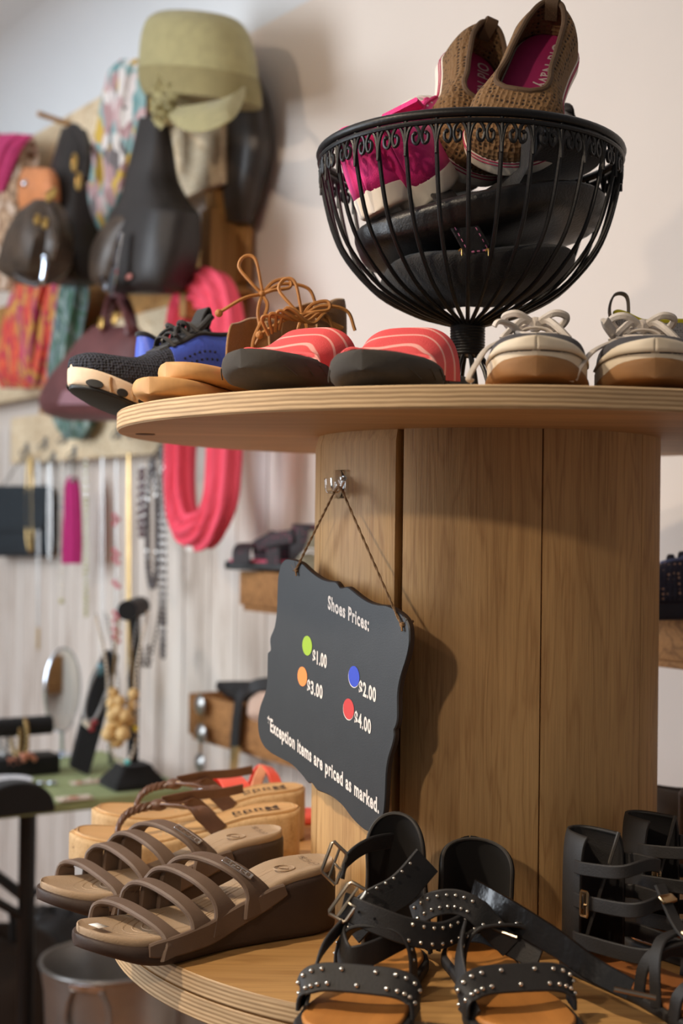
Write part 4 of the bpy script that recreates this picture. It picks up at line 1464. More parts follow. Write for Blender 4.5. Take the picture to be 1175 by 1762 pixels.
# right sandal: studded ankle strap and the long loose patent strap with its metal tip
pts = [at(712, 1578, 1.20), at(745, 1556, 1.18), at(785, 1552, 1.175), at(820, 1568, 1.17), at(850, 1600, 1.17), at(880, 1630, 1.165)]
mb = MB(); mb.ribbon(pts, (0, .1, 1), .022, .0032, 8); an = wpart(mb, 'ankle_strap', m_blk, ss2)
mb = MB(); studs(mb, catmull(pts, 8), (0, .1, 1), .0022, 8, (-.004, .006), .0018, .05, .6, False); wpart(mb, 'studs', m_stud, ss2, an)
pts = [at(812, 1540, 1.22), at(850, 1560, 1.19), at(900, 1588, 1.165), at(960, 1625, 1.14), at(1020, 1668, 1.115), at(1085, 1703, 1.10)]
mb = MB(); mb.ribbon(pts, (.18, .25, 1), lambda q: .030 - .012 * q, .0034, 8); ls_ = wpart(mb, 'loose_strap', m_patent, ss2)
mb = MB()
P0, P1 = at(1056, 1702, 1.098), at(1128, 1717, 1.094)
mb.tube([P0, P1], .0022, 8); wpart(mb, 'strap_tip', m_nickel, ss2, ls_)
mb = MB(); mb.ribbon([at(800, 1595, 1.20), at(840, 1600, 1.185), at(890, 1625, 1.165), at(930, 1645, 1.15)], (.2, .3, 1), .026, .003, 8); wpart(mb, 'side_strap', m_blk, ss2)
mb = MB(); mb.tube([at(846, 1597, 1.17), at(890, 1613, 1.158)], .0016, 7); wpart(mb, 'buckle_bar', m_nickel, ss2)

# ------------------------------------------------------------------ black gladiator sandals at the right
m_gunmetal = M('bronze_buckle', (190, 160, 120), .25, 1.0)
m_tanbed2 = M('chestnut_footbed', (164, 102, 54), .5, var=.12, vscale=12, stretch=(1, 5, 1))


def gladiator(label, mir=1, L=.25):
    t = local_thing('gladiator_sandal', label, 'sandal', 'black gladiator sandals')
    mb = MB(); slab(mb, L, 0, .010, 1.06, mir, 0, .003, 44); mb.build('sole', m_blk, t)
    mb = MB(); slab(mb, L * .985, .009, .0135, 1.0, mir, .002, .002, 44, dish=.003); mb.build('footbed', m_tanbed2, t)
    H = .112
    mb = MB(); rl, rr = shell(mb, L, .010, lambda u_: H / .94, lambda u_: .40, .5, .92, mir, 24, 12, .35, b=.17)
    hc = mb.build('heel_counter', m_blk, t, merge=True, solid=.003)
    mb = MB(); mb.tube([rl[-1] + V((.001, 0, 0)), V((L * .17, edge(.17, .93, mir)[0], .012))], .0018, 6); mb.tube([V((-.002, 0, .014)), V((-.002, 0, H))], .0022, 6); mb.build('zip', m_piping, hc)
    for k, (tt, z0, wd) in enumerate(((.30, .100, .012), (.36, .070, .013), (.42, .034, .014))):
        l, r = edge(.17, .95, mir)
        pts = [V((L * .15, l, z0)), V((L * .22, l * 1.12, z0 + .002)), V((L * (tt + .06), l * .8, z0 + .006)), V((L * (tt + .10), 0, z0 + .012)), V((L * (tt + .06), r * .8, z0 + .006)), V((L * .22, r * 1.12, z0 + .002)), V((L * .15, r, z0))]
        mb = MB(); mb.ribbon(pts, (.1, 0, 1), wd, .003, 8); a_ = mb.build('ankle_strap', m_blk, t)
        if k == 1:
            mb = MB(); buckle(mb, pts[1] + V((.004, -.004 * mir, 0)), V((1, .1, 0)), V((0, 0, 1)), .008, .022, .0014); mb.build('buckle', m_gunmetal, a_)
    for ta, tb_, H_ in ((.60, .46, .052), (.50, .64, .046), (.78, .66, .036), (.70, .82, .034)):
        mb = MB(); mb.ribbon(over(L, ta, tb_, .008, .008, H_, 1.04, mir, 13, 1.0, sq=.6), (1, 0, .1), .0125, .003, 4); mb.build('cross_strap', m_blk, t)
    mb = MB(); mb.ribbon([V((L * .46, 0, .098)), V((L * .56, 0, .066)), V((L * .70, .002, .050)), V((L * .84, .004, .036))], (0, 1, 0), .012, .003, 8); cs2_ = mb.build('centre_strap', m_blk, t)
    mb = MB()
    for q in ((L * .50, 0, .088), (L * .60, .002, .064)): mb.box(q, (.009, .017, .004), Matrix.Rotation(.5, 3, 'Y'), .0015)
    mb.build('metal_keeper', m_gunmetal, cs2_)
    return t


g1 = gladiator('black gladiator sandal with tall heel, right of the loose patent strap', 1)
place(g1, (.224, 1.262, DECK), (.52, -.855, 0))
g2 = gladiator('black gladiator sandal half cut by the right edge of the photo', -1)
place(g2, (.292, 1.330, DECK), (.62, -.785, 0))
# ------------------------------------------------------------------ behind them at the right edge
wb = local_thing('wooden_wedge_sandal', 'brown wooden wedge sandal behind the black heels at the right edge', 'sandal')
m_brwood = wood('brown_wedge', (96, 66, 40), (60, 40, 24), 'x', 1.2, .5)
L = .24
mb = MB(); slab(mb, L, lambda u_: .01 * ss(.7, 1, u_), tab([(0, .095), (.3, .078), (.6, .038), (1, .026)]), 1.05, 1, 0, .004, 40); mb.build('wedge_sole', m_brwood, wb)
mb = MB(); mb.ribbon(over(L, .70, .62, .026, .03, .05, 1.05), (1, 0, 0), .04, .003, 4); mb.build('strap', m_brleather, wb)
place(wb, (.415, 1.60, DECK), (.80, -.6, 0))
gb = local_thing('grey_slipper', 'grey shoe with a looped heel tab at the right edge, behind the brown wedge', 'shoe')
L = .24
mb = MB(); slab(mb, L, .0, .02, 1.0, 1, 0, .006, 30); mb.build('sole', m_greytab, gb)
mb = MB(); shell(mb, L, .018, tab([(0, .06), (.3, .05), (.6, .06), (.85, .045), (1, .01)]), tab([(0, .4), (.6, .40)]), .6, 1.0, 1, 40, 12, .66); mb.build('upper', m_greytab, gb, merge=True, solid=.004)
mb = MB(); mb.ribbon([V((.0, 0, .07)), V((-.012, 0, .086)), V((-.004, 0, .104)), V((.012, 0, .098)), V((.012, 0, .07))], (0, 1, 0), .012, .002, 6); mb.build('heel_loop', m_greytab, gb)
place(gb, (.392, 1.735, DECK + .0), (.97, .1, 0))

# ================================================================== ON THE WALL: PALLET RACK AND WHAT HANGS ON IT
RW = Matrix((WU, WN, V((0, 0, 1)))).transposed()
m_pal = wood('pallet_wood_pale', (236, 220, 190), (206, 176, 132), 'x', .8, .7, bs=.2)
m_pal2 = wood('pallet_wood_honey', (196, 148, 86), (150, 104, 54), 'z', .8, .7, bs=.2)


def uz(px, py, off): return wall_uz(W(px, py, off))


def wslab(mb, u0, u1, z0, z1, o0, o1, bev=.003):
    c = wall_pt((u0 + u1) / 2, (z0 + z1) / 2, (o0 + o1) / 2)
    R3 = Matrix((WU, WN, V((0, 0, 1)))).transposed()
    mb.box(c, (abs(u1 - u0), abs(o1 - o0), abs(z1 - z0)), R3, bev)
    return mb


rack = thing('pallet_rack', 'wooden pallet mounted on the wall as a hanging rack for bags and scarves', 'rack', W(200, 700, 0))
uR = uz(379, 300, .10)[0]; uL = 3.2
zA1 = uz(181, 160, .10)[1]; zA0 = uz(345, 328, .10)[1]
for z0, z1 in ((zA0, lerp(zA0, zA1, .5) - .002), (lerp(zA0, zA1, .5) + .002, zA1)):
    mb = MB(); wslab(mb, uR, uL, z0, z1, .082, .10); mb.build('plank', m_pal, rack)
u1 = uz(430, 470, .02)[0]
mb = MB(); wslab(mb, u1, uL, uz(400, 488, .03)[1], uz(400, 395, .03)[1], .012, .03); mb.build('plank', m_pal2, rack)
mb = MB(); wslab(mb, u1 + .01, uL, uz(400, 500, .07)[1], uz(400, 489, .07)[1], .0, .085); mb.build('plank', m_pal2, rack)
uB = uz(330, 600, .08)[0]
zB1, zB0 = uz(300, 520, .08)[1], uz(300, 640, .08)[1]
mb = MB(); wslab(mb, uB, uL, zB0, zB1, .062, .08); mb.build('plank', m_pal, rack)
zC1, zC0 = uz(150, 700, .08)[1], uz(150, 789, .08)[1]
uC0, uC1 = uz(292, 750, .08)[0], uz(18, 750, .08)[0]
mb = MB(); wslab(mb, uC0, uC1, zC0, zC1, .062, .08); mb.build('plank', m_pal, rack)
for px in (362, 60):
    u_ = uz(px, 400, .10)[0]; u2 = u_ + .045
    mb = MB(); wslab(mb, u_, u2, zC0 + .02 if px < 100 else zB0, uz(362, 356, .10)[1] if px > 100 else zA0 + .05, .0, .062 if px < 100 else .10); mb.build('stringer', m_pal2, rack)
    mb = MB(); wslab(mb, u_ + .012, u2 + .012, uz(362, 356, .10)[1] - .01, zA1 - .02, .0, .082); mb.build('stringer', m_pal2, rack)
u_ = uz(375, 540, .12)[0]
mb = MB(); wslab(mb, u_, u_ + .028, uz(372, 552, .12)[1], uz(372, 505, .12)[1], .08, .20); mb.build('hook_block', m_pal2, rack)
for px, py in ((120, 214), (30, 244)):
    p = W(px, py, .10)
    mb = MB(); mb.tube([p, p + WN * .09 + V((0, 0, .012))], .0075, 8); mb.build('peg', m_pal2, rack)


def px_loft(rows, off, n=28, p=2.4, fold=0, amp=.0, seed=1, rot=0.0, phase_v=0.0):
    """a hanging body through rows of (left px, right px, py, depth)"""
    rnd = random.Random(seed); mb = MB(); rings = []
    f = [tab([(i, r[k]) for i, r in enumerate(rows)]) for k in range(4)]
    N = (len(rows) - 1) * 5
    q = rnd.uniform(0, 6)
    for i in range(N + 1):
        s_ = i * (len(rows) - 1) / N
        a_, b_ = W(f[0](s_), f[2](s_), off), W(f[1](s_), f[2](s_), off)
        c = (a_ + b_) / 2; h = (b_ - a_) / 2; hl = h.length; hd = h.normalized(); d = f[3](s_)
        R = []
        for k in range(n):
            an = 2 * PI * k / n
            sg = lambda v: math.copysign(abs(v)**(2 / p), v)
            e = 1 + amp * math.sin(fold * an + q + phase_v * s_) + amp * .5 * math.sin((fold * 2 + 1) * an + q * 2 - phase_v * .7 * s_) if fold else 1
            R.append(c + hd * hl * sg(math.cos(an)) * (e if fold else 1) + WN * d * sg(math.sin(an)) * e)
        rings.append(R)
    mb.loft(rings)
    return mb


def W3(pts, off): return [W(x, y, o if o is not None else off) for x, y, o in pts]


# ---- olive cap
m_olive = M('olive_linen', (168, 158, 112), .9, var=.10, vscale=40, bs=.4, bscale=700, sheen=.15)
m_oliveband = M('olive_band', (146, 134, 92), .9, var=.1, bs=.4, bscale=700)
cap = thing('cap', 'olive green cap with a fabric rosette hung at the top of the rack', 'hat', W(340, 215, .20))
cap_rows = [(318, 362, 22, .02), (292, 390, 27, .055), (276, 404, 45, .080), (270, 412, 80, .092), (268, 416, 110, .095), (267, 417, 130, .096)]
mb = px_loft(cap_rows, .20, 36, 2.1); mb.build('crown', m_olive, cap)
mb = px_loft([(267, 418, 128, .098), (269, 420, 145, .100), (274, 421, 162, .100), (282, 421, 176, .097)], .20, 36, 2.1); mb.build('band', m_oliveband, cap)
# button-less dome crease and visor
vt = [(284, 184), (300, 184), (325, 182), (355, 177), (385, 170), (406, 160), (420, 150)]
vb = [(286, 196), (303, 214), (326, 224), (354, 223), (384, 212), (406, 193), (421, 160)]
mb = MB(); rings = []
for i, (a_, b_) in enumerate(zip(catmull([V((x, y, 0)) for x, y in vt], 4), catmull([V((x, y, 0)) for x, y in vb], 4))):
    t = i / 24; e = math.sin(PI * t)**.5
    p = W(a_.x, a_.y, .20 + .094 * e); q = W(b_.x, b_.y + 2, .20 + .150 * e); m_ = p.lerp(q, .5) + WN * .012 * e
    rings.append([p + WN * .003, m_ + WN * .004, q + WN * .002, q - WN * .002 - V((0, 0, .002)), m_ - WN * .003, p - WN * .004])
mb.loft(rings); mb.build('visor', m_olive, cap)
mb = MB(); rnd = random.Random(3)
for i in range(70):
    r_ = .048 * math.sqrt(rnd.random()); a_ = rnd.uniform(0, 2 * PI)
    c = W(284, 165, .285) + WU * r_ * math.cos(a_) + V((0, 0, r_ * 1.25 * math.sin(a_))) + WN * (.012 - r_ * .3)
    rot = Matrix.Rotation(rnd.uniform(0, 6), 3, V((rnd.uniform(-1, 1), rnd.uniform(-1, 1), rnd.uniform(-1, 1))).normalized())
    mb.ball(c, .0135, 8, 6, (1.2, .9, .26), rot)
mb.build('rosette', m_olive, cap)

# ---- black tote
m_bagblk = M('soft_black_leather', (40, 35, 33), .5, var=.25, vscale=14, bs=.3, bscale=160)
m_bagbrown = M('dark_brown_leather', (70, 56, 44), .42, var=.35, vscale=18, bs=.4, bscale=120)
m_pinklabel = M('rose_label', (190, 122, 112), .5)
m_silver = M('polished_silver', (206, 214, 226), .15, 1.0)
tote = thing('tote_bag', 'tall black leather tote hanging under the olive cap', 'bag', W(245, 495, .16))
mb = px_loft([(248, 282, 205, .02), (242, 286, 250, .03), (234, 288, 300, .04), (222, 310, 350, .05), (208, 321, 368, .055), (198, 318, 420, .062), (190, 311, 460, .062), (190, 300, 492, .055), (205, 288, 505, .03)], .245, 32, 3.0, 3, .04, 4, phase_v=.6)
mb.build('body', m_bagblk, tote)
mb = px_loft([(200, 232, 372, .012), (182, 222, 400, .03), (170, 215, 440, .04), (168, 205, 475, .035), (176, 200, 495, .015)], .29, 24, 2.3); mb.build('side_pocket', m_bagbrown, tote)
mb = MB(); mb.ribbon(W3([(208, 400, .33), (200, 440, .335), (196, 470, .335), (188, 505, .32)], 0), WU, .022, .004, 6); mb.ribbon(W3([(172, 478, .32), (180, 492, .33), (188, 505, .32)], 0), V((0, 0, 1)), .014, .004, 6); mb.build('metal_trim', m_silver, tote)
mb = MB(); mb.box(W(222, 476, .309), (.024, .004, .010), RW, .001); mb.build('label', m_pinklabel, tote)
mb = MB(); mb.ribbon(W3([(262, 222, .240), (257, 200, .20), (254, 184, .16), (252, 172, .135)], 0), WU, .05, .006, 6); mb.build('handle', m_bagblk, tote)

# ---- two more dark bags at the left
hobo = thing('shoulder_bag', 'black shoulder bag with gold rings hanging from the peg left of the printed scarf', 'bag', W(125, 490, .18))
mb = px_loft([(112, 142, 222, .02), (106, 150, 262, .035), (100, 156, 300, .05), (92, 158, 350, .07), (84, 162, 400, .085), (82, 166, 445, .085), (90, 164, 482, .06), (105, 150, 492, .02)], .19, 32, 2.4, 3, .05, 9, phase_v=.5)
mb.build('body', m_bagblk, hobo)
mb = MB(); mb.tube(W3([(112, 300, .23), (108, 262, .22), (122, 222, .20), (136, 226, .20), (150, 265, .22), (146, 310, .23)], 0), .011, 8, 6); mb.build('handle', m_bagblk, hobo)
for (x, y) in ((128, 280), (135, 312)):
    mb = MB(); mb.tube([W(x, y, .255) + WU * .011 * math.cos(a) + V((0, 0, .020 * math.sin(a))) for a in [2 * PI * k / 16 for k in range(16)]], .0038, 7, closed=True); mb.build('ring', m_brass, hobo)
mb = MB(); mb.box(W(102, 462, .265), (.026, .004, .012), RW, .001); mb.build('label', m_pinklabel, hobo)
bb = thing('crinkled_handbag', 'crinkled dark brown handbag with silver chain, left of the black shoulder bag', 'bag', W(60, 495, .22))
mb = px_loft([(66, 92, 345, .02), (52, 100, 372, .05), (38, 103, 410, .065), (28, 100, 445, .07), (22, 90, 470, .06), (38, 76, 490, .02)], .345, 32, 2.3, 5, .07, 14, phase_v=.9)
mb.build('body', m_bagbrown, bb)
mb = MB(); mb.tube(W3([(84, 358, .36), (92, 380, .40), (98, 420, .41), (92, 445, .41)], 0), .008, 8, 6); mb.build('handle', m_bagbrown, bb)
mb = MB(); mb.tube(W3([(20, 462, .38), (34, 478, .41), (58, 490, .42), (72, 484, .42), (78, 460, .42), (78, 440, .42)], 0), .0065, 8, 6); mb.build('chain', m_silver, bb)
for (x, y) in ((64, 378), (78, 384), (84, 338), (92, 332)):
    mb = MB(); mb.tube([W(x, y, .41) + WU * .010 * math.cos(a) + V((0, 0, .010 * math.sin(a))) for a in [2 * PI * k / 16 for k in range(16)]], .004, 7, closed=True); mb.build('ring', m_brass, bb)

# ---- dark bag hanging beyond the rack's end
db = thing('dark_handbag', 'dark leather bag hung at the right end of the rack behind the cap', 'bag', W(410, 400, .06))
mb = px_loft([(404, 424, 112, .02), (400, 444, 145, .030), (398, 454, 185, .036), (397, 456, 235, .038), (396, 451, 280, .038), (394, 440, 330, .034), (394, 428, 383, .018)], .046, 32, 2.6, 3, .02, 21, phase_v=.4)
mb.build('body', M('dark_taupe_leather', (62, 54, 48), .4, var=.2, vscale=14, bs=.3, bscale=120), db)
mb = MB(); mb.tube(W3([(396, 140, .07), (400, 108, .06), (412, 92, .05), (424, 110, .06), (430, 145, .07)], 0), .008, 8, 6); mb.build('handle', m_bagbrown, db)

# ---- scarves
def mk_print():
    m, nt, b = nodes('printed_scarf'); vec = coords(nt, (1, 1, .6))
    v = nt.nodes.new('ShaderNodeTexVoronoi'); v.inputs['Scale'].default_value = 34; nt.links.new(mixv(nt, vec), v.inputs['Vector'])
    sp_ = nt.nodes.new('ShaderNodeSeparateColor'); nt.links.new(v.outputs['Color'], sp_.inputs[0])
    cs_ = [(214, 204, 200), (110, 152, 154), (200, 168, 168), (112, 104, 104), (206, 170, 70), (226, 218, 212), (176, 140, 140), (140, 172, 172)]
    nt.links.new(ramp(nt, sp_.outputs[0], [(k / 8, lin(c)) for k, c in enumerate(cs_)], 'CONSTANT'), b.inputs['Base Color'])
    b.inputs['Roughness'].default_value = .85
    return m


def mixv(nt, vec):
    n = nt.nodes.new('ShaderNodeTexNoise'); n.inputs['Scale'].default_value = 18; nt.links.new(vec, n.inputs['Vector'])
    a = nt.nodes.new('ShaderNodeVectorMath'); a.operation = 'SCALE'; nt.links.new(n.outputs['Color'], a.inputs[0]); a.inputs['Scale'].default_value = .07
    q = nt.nodes.new('ShaderNodeVectorMath'); q.operation = 'ADD'; nt.links.new(vec, q.inputs[0]); nt.links.new(a.outputs[0], q.inputs[1])
    return q.outputs[0]


m_print = mk_print()
m_red = cells('flame_scarf', [(120, 36, 48), (196, 52, 60), (222, 96, 60), (176, 40, 72), (206, 150, 70), (150, 44, 84), (206, 60, 120)], 15, .85, stretch=(1.6, 1.6, .55))
m_green = cells('green_scarf', [(40, 62, 52), (70, 112, 86), (120, 136, 140), (56, 92, 74), (150, 166, 160), (60, 84, 96)], 18, .85, stretch=(1.6, 1.6, .5))
m_brownpr = cells('brown_print_scarf', [(110, 84, 62), (196, 164, 134), (146, 112, 84), (222, 200, 180), (130, 98, 70)], 20, .85)
m_mag = M('magenta_scarf_edge', (186, 52, 104), .8, var=.2)
m_orange = M('copper_leather', (206, 132, 84), .4, var=.15)


def scarf(name, label, rows, off, mat, seed, group=None, folds=6, amp=.12):
    t = thing(name, label, 'scarf', W((rows[-1][0] + rows[-1][1]) / 2, rows[-1][2], off), group)
    o = px_loft(rows, off, 64, 2.0, folds, amp, seed, phase_v=.35).build('cloth', mat, t)
    return t


s1 = scarf('scarf', 'light scarf printed in teal, yellow and rose, hanging left of the olive cap', [(215, 262, 104, .02), (198, 262, 125, .035), (192, 258, 160, .04), (186, 255, 210, .045), (172, 246, 270, .045), (164, 240, 320, .045), (160, 225, 360, .04), (170, 205, 398, .02)], .155, m_print, 2)
mb = px_loft([(240, 262, 120, .012), (236, 258, 170, .02), (238, 256, 240, .02), (240, 252, 300, .01)], .20, 40, 2, 5, .12, 6); mb.build('loose_end', m_print, s1)
s2 = scarf('scarf', 'brown patterned scarf with a magenta edge at the far left of the rack', [(8, 52, 235, .02), (2, 52, 260, .04), (-6, 46, 320, .05), (-14, 40, 380, .05), (-16, 34, 440, .05), (-10, 24, 500, .03)], .185, m_brownpr, 5)
mb = px_loft([(4, 54, 232, .02), (-4, 30, 256, .03), (-12, 12, 300, .03), (-16, 2, 330, .01)], .235, 40, 2, 5, .10, 7); mb.build('edge_fold', m_mag, s2)
s3 = scarf('scarf', 'red and orange scarf hanging below the crinkled handbag', [(40, 100, 478, .02), (30, 102, 500, .04), (18, 96, 550, .05), (6, 92, 600, .05), (2, 84, 640, .045), (8, 70, 668, .02)], .155, m_red, 8)
s4 = scarf('scarf', 'green and blue scarf hanging between the red scarf and the maroon handbag', [(112, 146, 480, .02), (108, 144, 510, .03), (102, 134, 560, .032), (94, 126, 610, .032), (90, 116, 650, .028), (94, 110, 680, .012)], .15, m_green, 12)
s5 = scarf('scarf', 'dark green fringe of a scarf showing under the maroon handbag', [(94, 152, 700, .02), (98, 156, 720, .03), (106, 150, 740, .025), (116, 138, 756, .01)], .12, m_green, 15)
op = thing('copper_purse', 'small copper leather purse with a bright clasp between the brown scarf and the dark bags', 'purse', W(60, 372, .14))
mb = px_loft([(44, 88, 290, .012), (40, 94, 305, .02), (38, 96, 340, .025), (42, 88, 372, .015)], .275, 28, 3.2); mb.build('body', m_orange, op)
mb = MB(); mb.ball(W(44, 316, .300), .010, 12, 8); mb.build('clasp', m_silver, op)

# ---- pink infinity scarf: a ring of cloth hung over the block
m_pinksc = M('watermelon_scarf', (240, 84, 108), .85, var=.06, vscale=30, bs=.5, bscale=260, stretch=(4, 4, .6))
psc = thing('infinity_scarf', 'watermelon pink loop scarf hanging from the rack down past the round top', 'scarf', W(338, 930, .17))
loopc = [(352, 496, .17), (385, 515, .17), (400, 570, .17), (398, 680, .17), (394, 800, .17), (386, 860, .18), (362, 905, .19), (340, 915, .195), (316, 908, .19), (303, 860, .18), (302, 790, .17), (306, 680, .165), (305, 570, .165), (320, 512, .168)]
P = catmull(W3([(x if 0 else lerp(x, 346, .18), y, o) for x, y, o in loopc], 0), 8, True)
mb = MB(); rings = []; m = len(P)
for i, p in enumerate(P):
    T = (P[(i + 1) % m] - P[i - 1]).normalized(); A = T.cross(WN).normalized(); t = i / m
    wd = .036 + .010 * math.sin(2 * PI * t * 1 + .6) + .008 * math.sin(PI * t)
    rings.append([p + A * wd * math.cos(2 * PI * k / 48) * (1 + .10 * math.sin(7 * 2 * PI * k / 48 + 3 * math.sin(2 * PI * t))) + WN * .030 * math.sin(2 * PI * k / 48) * (1 + .22 * math.sin(9 * 2 * PI * k / 48 + 5 * math.sin(2 * PI * t))) for k in range(48)])
mb.loft(rings, False, True, True); mb.build('cloth', m_pinksc, psc)
mb = MB(); mb.box(W(327, 936, .205), (.032, .004, .030), RW, .001); mb.build('price_tag', m_paper, psc)

# ---- maroon handbag
m_maroon = M('maroon_leather', (104, 62, 62), .45, var=.25, vscale=10, bs=.25, bscale=160)
mh = thing('maroon_handbag', 'maroon leather handbag with two handles hanging behind the blue running shoe', 'bag', W(170, 720, .16))
mb = px_loft([(165, 236, 562, .015), (148, 248, 585, .035), (130, 252, 620, .055), (108, 256, 655, .07), (94, 258, 690, .075), (96, 250, 712, .06), (120, 235, 724, .02)], .275, 36, 3.0, 3, .03, 31); mb.build('body', m_maroon, mh)
for dx, o in ((0, .30), (10, .25)):
    mb = MB(); mb.tube(W3([(176 + dx, 575, o), (182 + dx, 540, o), (192 + dx, 508, .24), (206 + dx, 515, .24), (218 + dx, 545, o), (222 + dx, 575, o)], 0), .0085, 8, 6); mb.build('handle', m_maroon, mh)
mb = px_loft([(110, 215, 672, .004), (104, 215, 684, .004), (100, 212, 696, .004)], .352, 20, 4); mb.build('trim', M('plum_trim', (150, 110, 118), .4), mh)
for x, y in ((197, 548), (174, 556)):
    mb = MB(); mb.tube([W(x, y, .33) + WU * .008 * math.cos(a) + V((0, 0, .012 * math.sin(a))) for a in [2 * PI * k / 14 for k in range(14)]], .003, 7, closed=True); mb.build('ring', m_brass, mh)

# ================================================================== NECKLACE HOOKS AND NECKLACES
m_steel = M('brushed_steel', (150, 150, 152), .3, .9)
hooks_px = [(78, 762), (112, 752), (152, 744), (205, 742), (232, 740), (264, 738), (46, 772), (128, 778), (92, 788), (276, 776)]
for i, (x, y) in enumerate(hooks_px):
    p = W(x, y, .083)
    h = thing('wall_clip', 'small steel clip on the lowest pallet plank holding necklaces', 'hook', p - V((0, 0, .012)), 'steel clips along the lowest pallet plank')
    mb = MB(); mb.box(p, (.018, .004, .034), RW, .0015); mb.build('plate', m_steel, h)
    mb = MB(); mb.tube([p + WN * .002 + V((0, 0, .004)), p + WN * .016 - V((0, 0, .006)), p + WN * .020 - V((0, 0, .016)), p + WN * .013 - V((0, 0, .021)), p + WN * .008 - V((0, 0, .012))], .0022, 6, 5); mb.build('wire_hook', m_steel, h)

m_gold = M('dull_gold', (186, 156, 104), .35, .8)
m_ss = M('dull_silver', (170, 168, 166), .3, .8)
m_gray = M('grey_beads', (92, 86, 88), .4, var=.4, vscale=90)
m_redbead = M('rose_beads', (206, 74, 96), .5)
m_pearl = M('pearl_beads', (226, 214, 196), .3)
m_magt = M('magenta_tassel', (176, 22, 104), .75, var=.15, vscale=60, bs=.5, bscale=300, stretch=(4, 4, .3))
m_olivebead = M('olive_beads', (176, 170, 104), .35)


def chain(name, label, px, top, bot, wd, mat, r=.0022, bead=0.0, off=.105, step=.012, cat='necklace', pend=None, group='necklaces under the lowest pallet plank'):
    """a closed necklace hung over a clip: two strands down to a curve at the bottom"""
    t = thing(name, label, cat, W(px, bot, off), group)
    c = W(px, top, off); b = W(px, bot, off); w_ = wd
    pts = [c, c.lerp(b, .25) + WU * w_ * .8, c.lerp(b, .75) + WU * w_, b + V((0, 0, .012)) + WU * w_ * .5, b, b + V((0, 0, .012)) - WU * w_ * .5, c.lerp(b, .75) - WU * w_, c.lerp(b, .25) - WU * w_ * .8]
    P = catmull(pts, 14, True); mb = MB()
    mb.tube(P, r, 6, closed=True)
    mb.build('strand', mat if not bead else m_ss, t)
    if bead:
        mb = MB(); acc = 0
        for i in range(1, len(P)):
            acc += (P[i] - P[i - 1]).length
            if acc > step: mb.ball(P[i], bead, 8, 6); acc = 0
        mb.build('beads', mat, t)
    if pend: pend(t, b)
    return t


chain('chain_necklace', 'thin silver chain necklace over the navy purse', 52, 785, 948, .022, m_gold, .0050)
chain('chain_necklace', 'thin dark chain at the right edge of the navy purse', 86, 795, 965, .010, m_ss, .0028)
def pend_ball(mat, r):
    def f(t, b):
        mb = MB(); mb.ball(b - V((0, 0, r)), r, 10, 8); mb.build('pendant', mat, t)
    return f
def pend_bar(mat, ln):
    def f(t, b):
        mb = MB(); mb.tube([b, b - V((0, 0, ln))], .0042, 7); mb.build('pendant', mat, t)
    return f
chain('pearl_necklace', 'long pearl necklace ending in a small bright bead, left of the magenta tassel', 106, 790, 1030, .010, m_pearl, .0012, .0045, step=.014, pend=pend_ball(m_olivebead, .007))
chain('chain_necklace', 'long fine chain with a thin dark bar pendant above the oval mirror', 66, 790, 1080, .006, m_ss, .0016, pend=pend_bar(m_gold, .06))
chain('bead_necklace', 'olive bead necklace right of the magenta tassel', 148, 790, 1060, .006, m_olivebead, .0012, .0045, step=.011)
chain('bead_necklace', 'rose bead necklace on a thread beside the long gold chain', 200, 790, 1105, .003, m_redbead, .0010, .0001, step=.5)
rb = bpy.data.objects['bead_necklace.001']
for y, n in ((895, 3), (955, 4), (1010, 2), (1062, 3), (1090, 4)):
    mb = MB()
    for k in range(n): mb.ball(W(200 + (k % 2) * 6 - 3, y + 7 * k - 8, .108), .0065, 8, 6)
    mb.build('bead_cluster', m_redbead, rb)
chain('chain_necklace', 'long gold snake chain hanging behind the black necklace stand', 222, 780, 1190, .006, m_gold, .0034)
chain('chain_necklace', 'fine silver chain hanging between the rose beads and the olive beads', 176, 786, 1140, .008, m_ss, .0014)
chain('lace_necklace', 'grey beaded lace necklace hanging left of the pink scarf', 262, 790, 1010, .024, m_gray, .004, .0075, step=.010)
chain('lace_necklace', 'long grey bead rope reaching below the pink scarf', 280, 782, 1130, .010, m_gray, .002, .0055, step=.009)
chain('lace_necklace', 'short dark bead cluster necklace left of the grey lace', 244, 800, 925, .008, M('plum_beads', (90, 54, 62), .4), .0016, .0075, step=.016)
tn = thing('tassel_necklace', 'magenta tassel necklace right of the navy purse', 'necklace', W(124, 975, .11), 'necklaces under the lowest pallet plank')
mb = px_loft([(120, 130, 820, .008), (116, 133, 832, .013), (114, 136, 870, .016), (112, 137, 930, .018), (111, 136, 970, .017)], .115, 40, 2, 9, .08, 3); mb.build('tassel', m_magt, tn)
mb = MB(); mb.tube([W(126, 785, .10), W(125, 824, .115)], .0022, 6); mb.ball(W(126, 826, .122), .008, 10, 8); mb.build('cord', m_ss, tn)
# navy purse hanging from the plank
m_navy = M('navy_cloth', (34, 42, 48), .8, var=.15, vscale=30, bs=.4, bscale=500)
npz = thing('navy_purse', 'dark navy purse with a flap hanging at the left edge below the plank', 'purse', W(40, 958, .08))
mb = px_loft([(-20, 88, 838, .010), (-22, 91, 848, .022), (-22, 91, 920, .026), (-18, 88, 952, .018), (-12, 80, 958, .008)], .075, 32, 4.5); mb.build('body', m_navy, npz)
mb = px_loft([(-20, 88, 836, .008), (-20, 82, 850, .010), (-18, 78, 905, .010), (-10, 66, 918, .004)], .100, 32, 4.5); mb.build('flap', m_navy, npz)
mb = MB(); mb.tube(W3([(0, 842, .08), (38, 790, .085), (40, 790, .085), (84, 845, .08)], 0), .002, 6, 5); mb.build('cord', m_ss, npz)

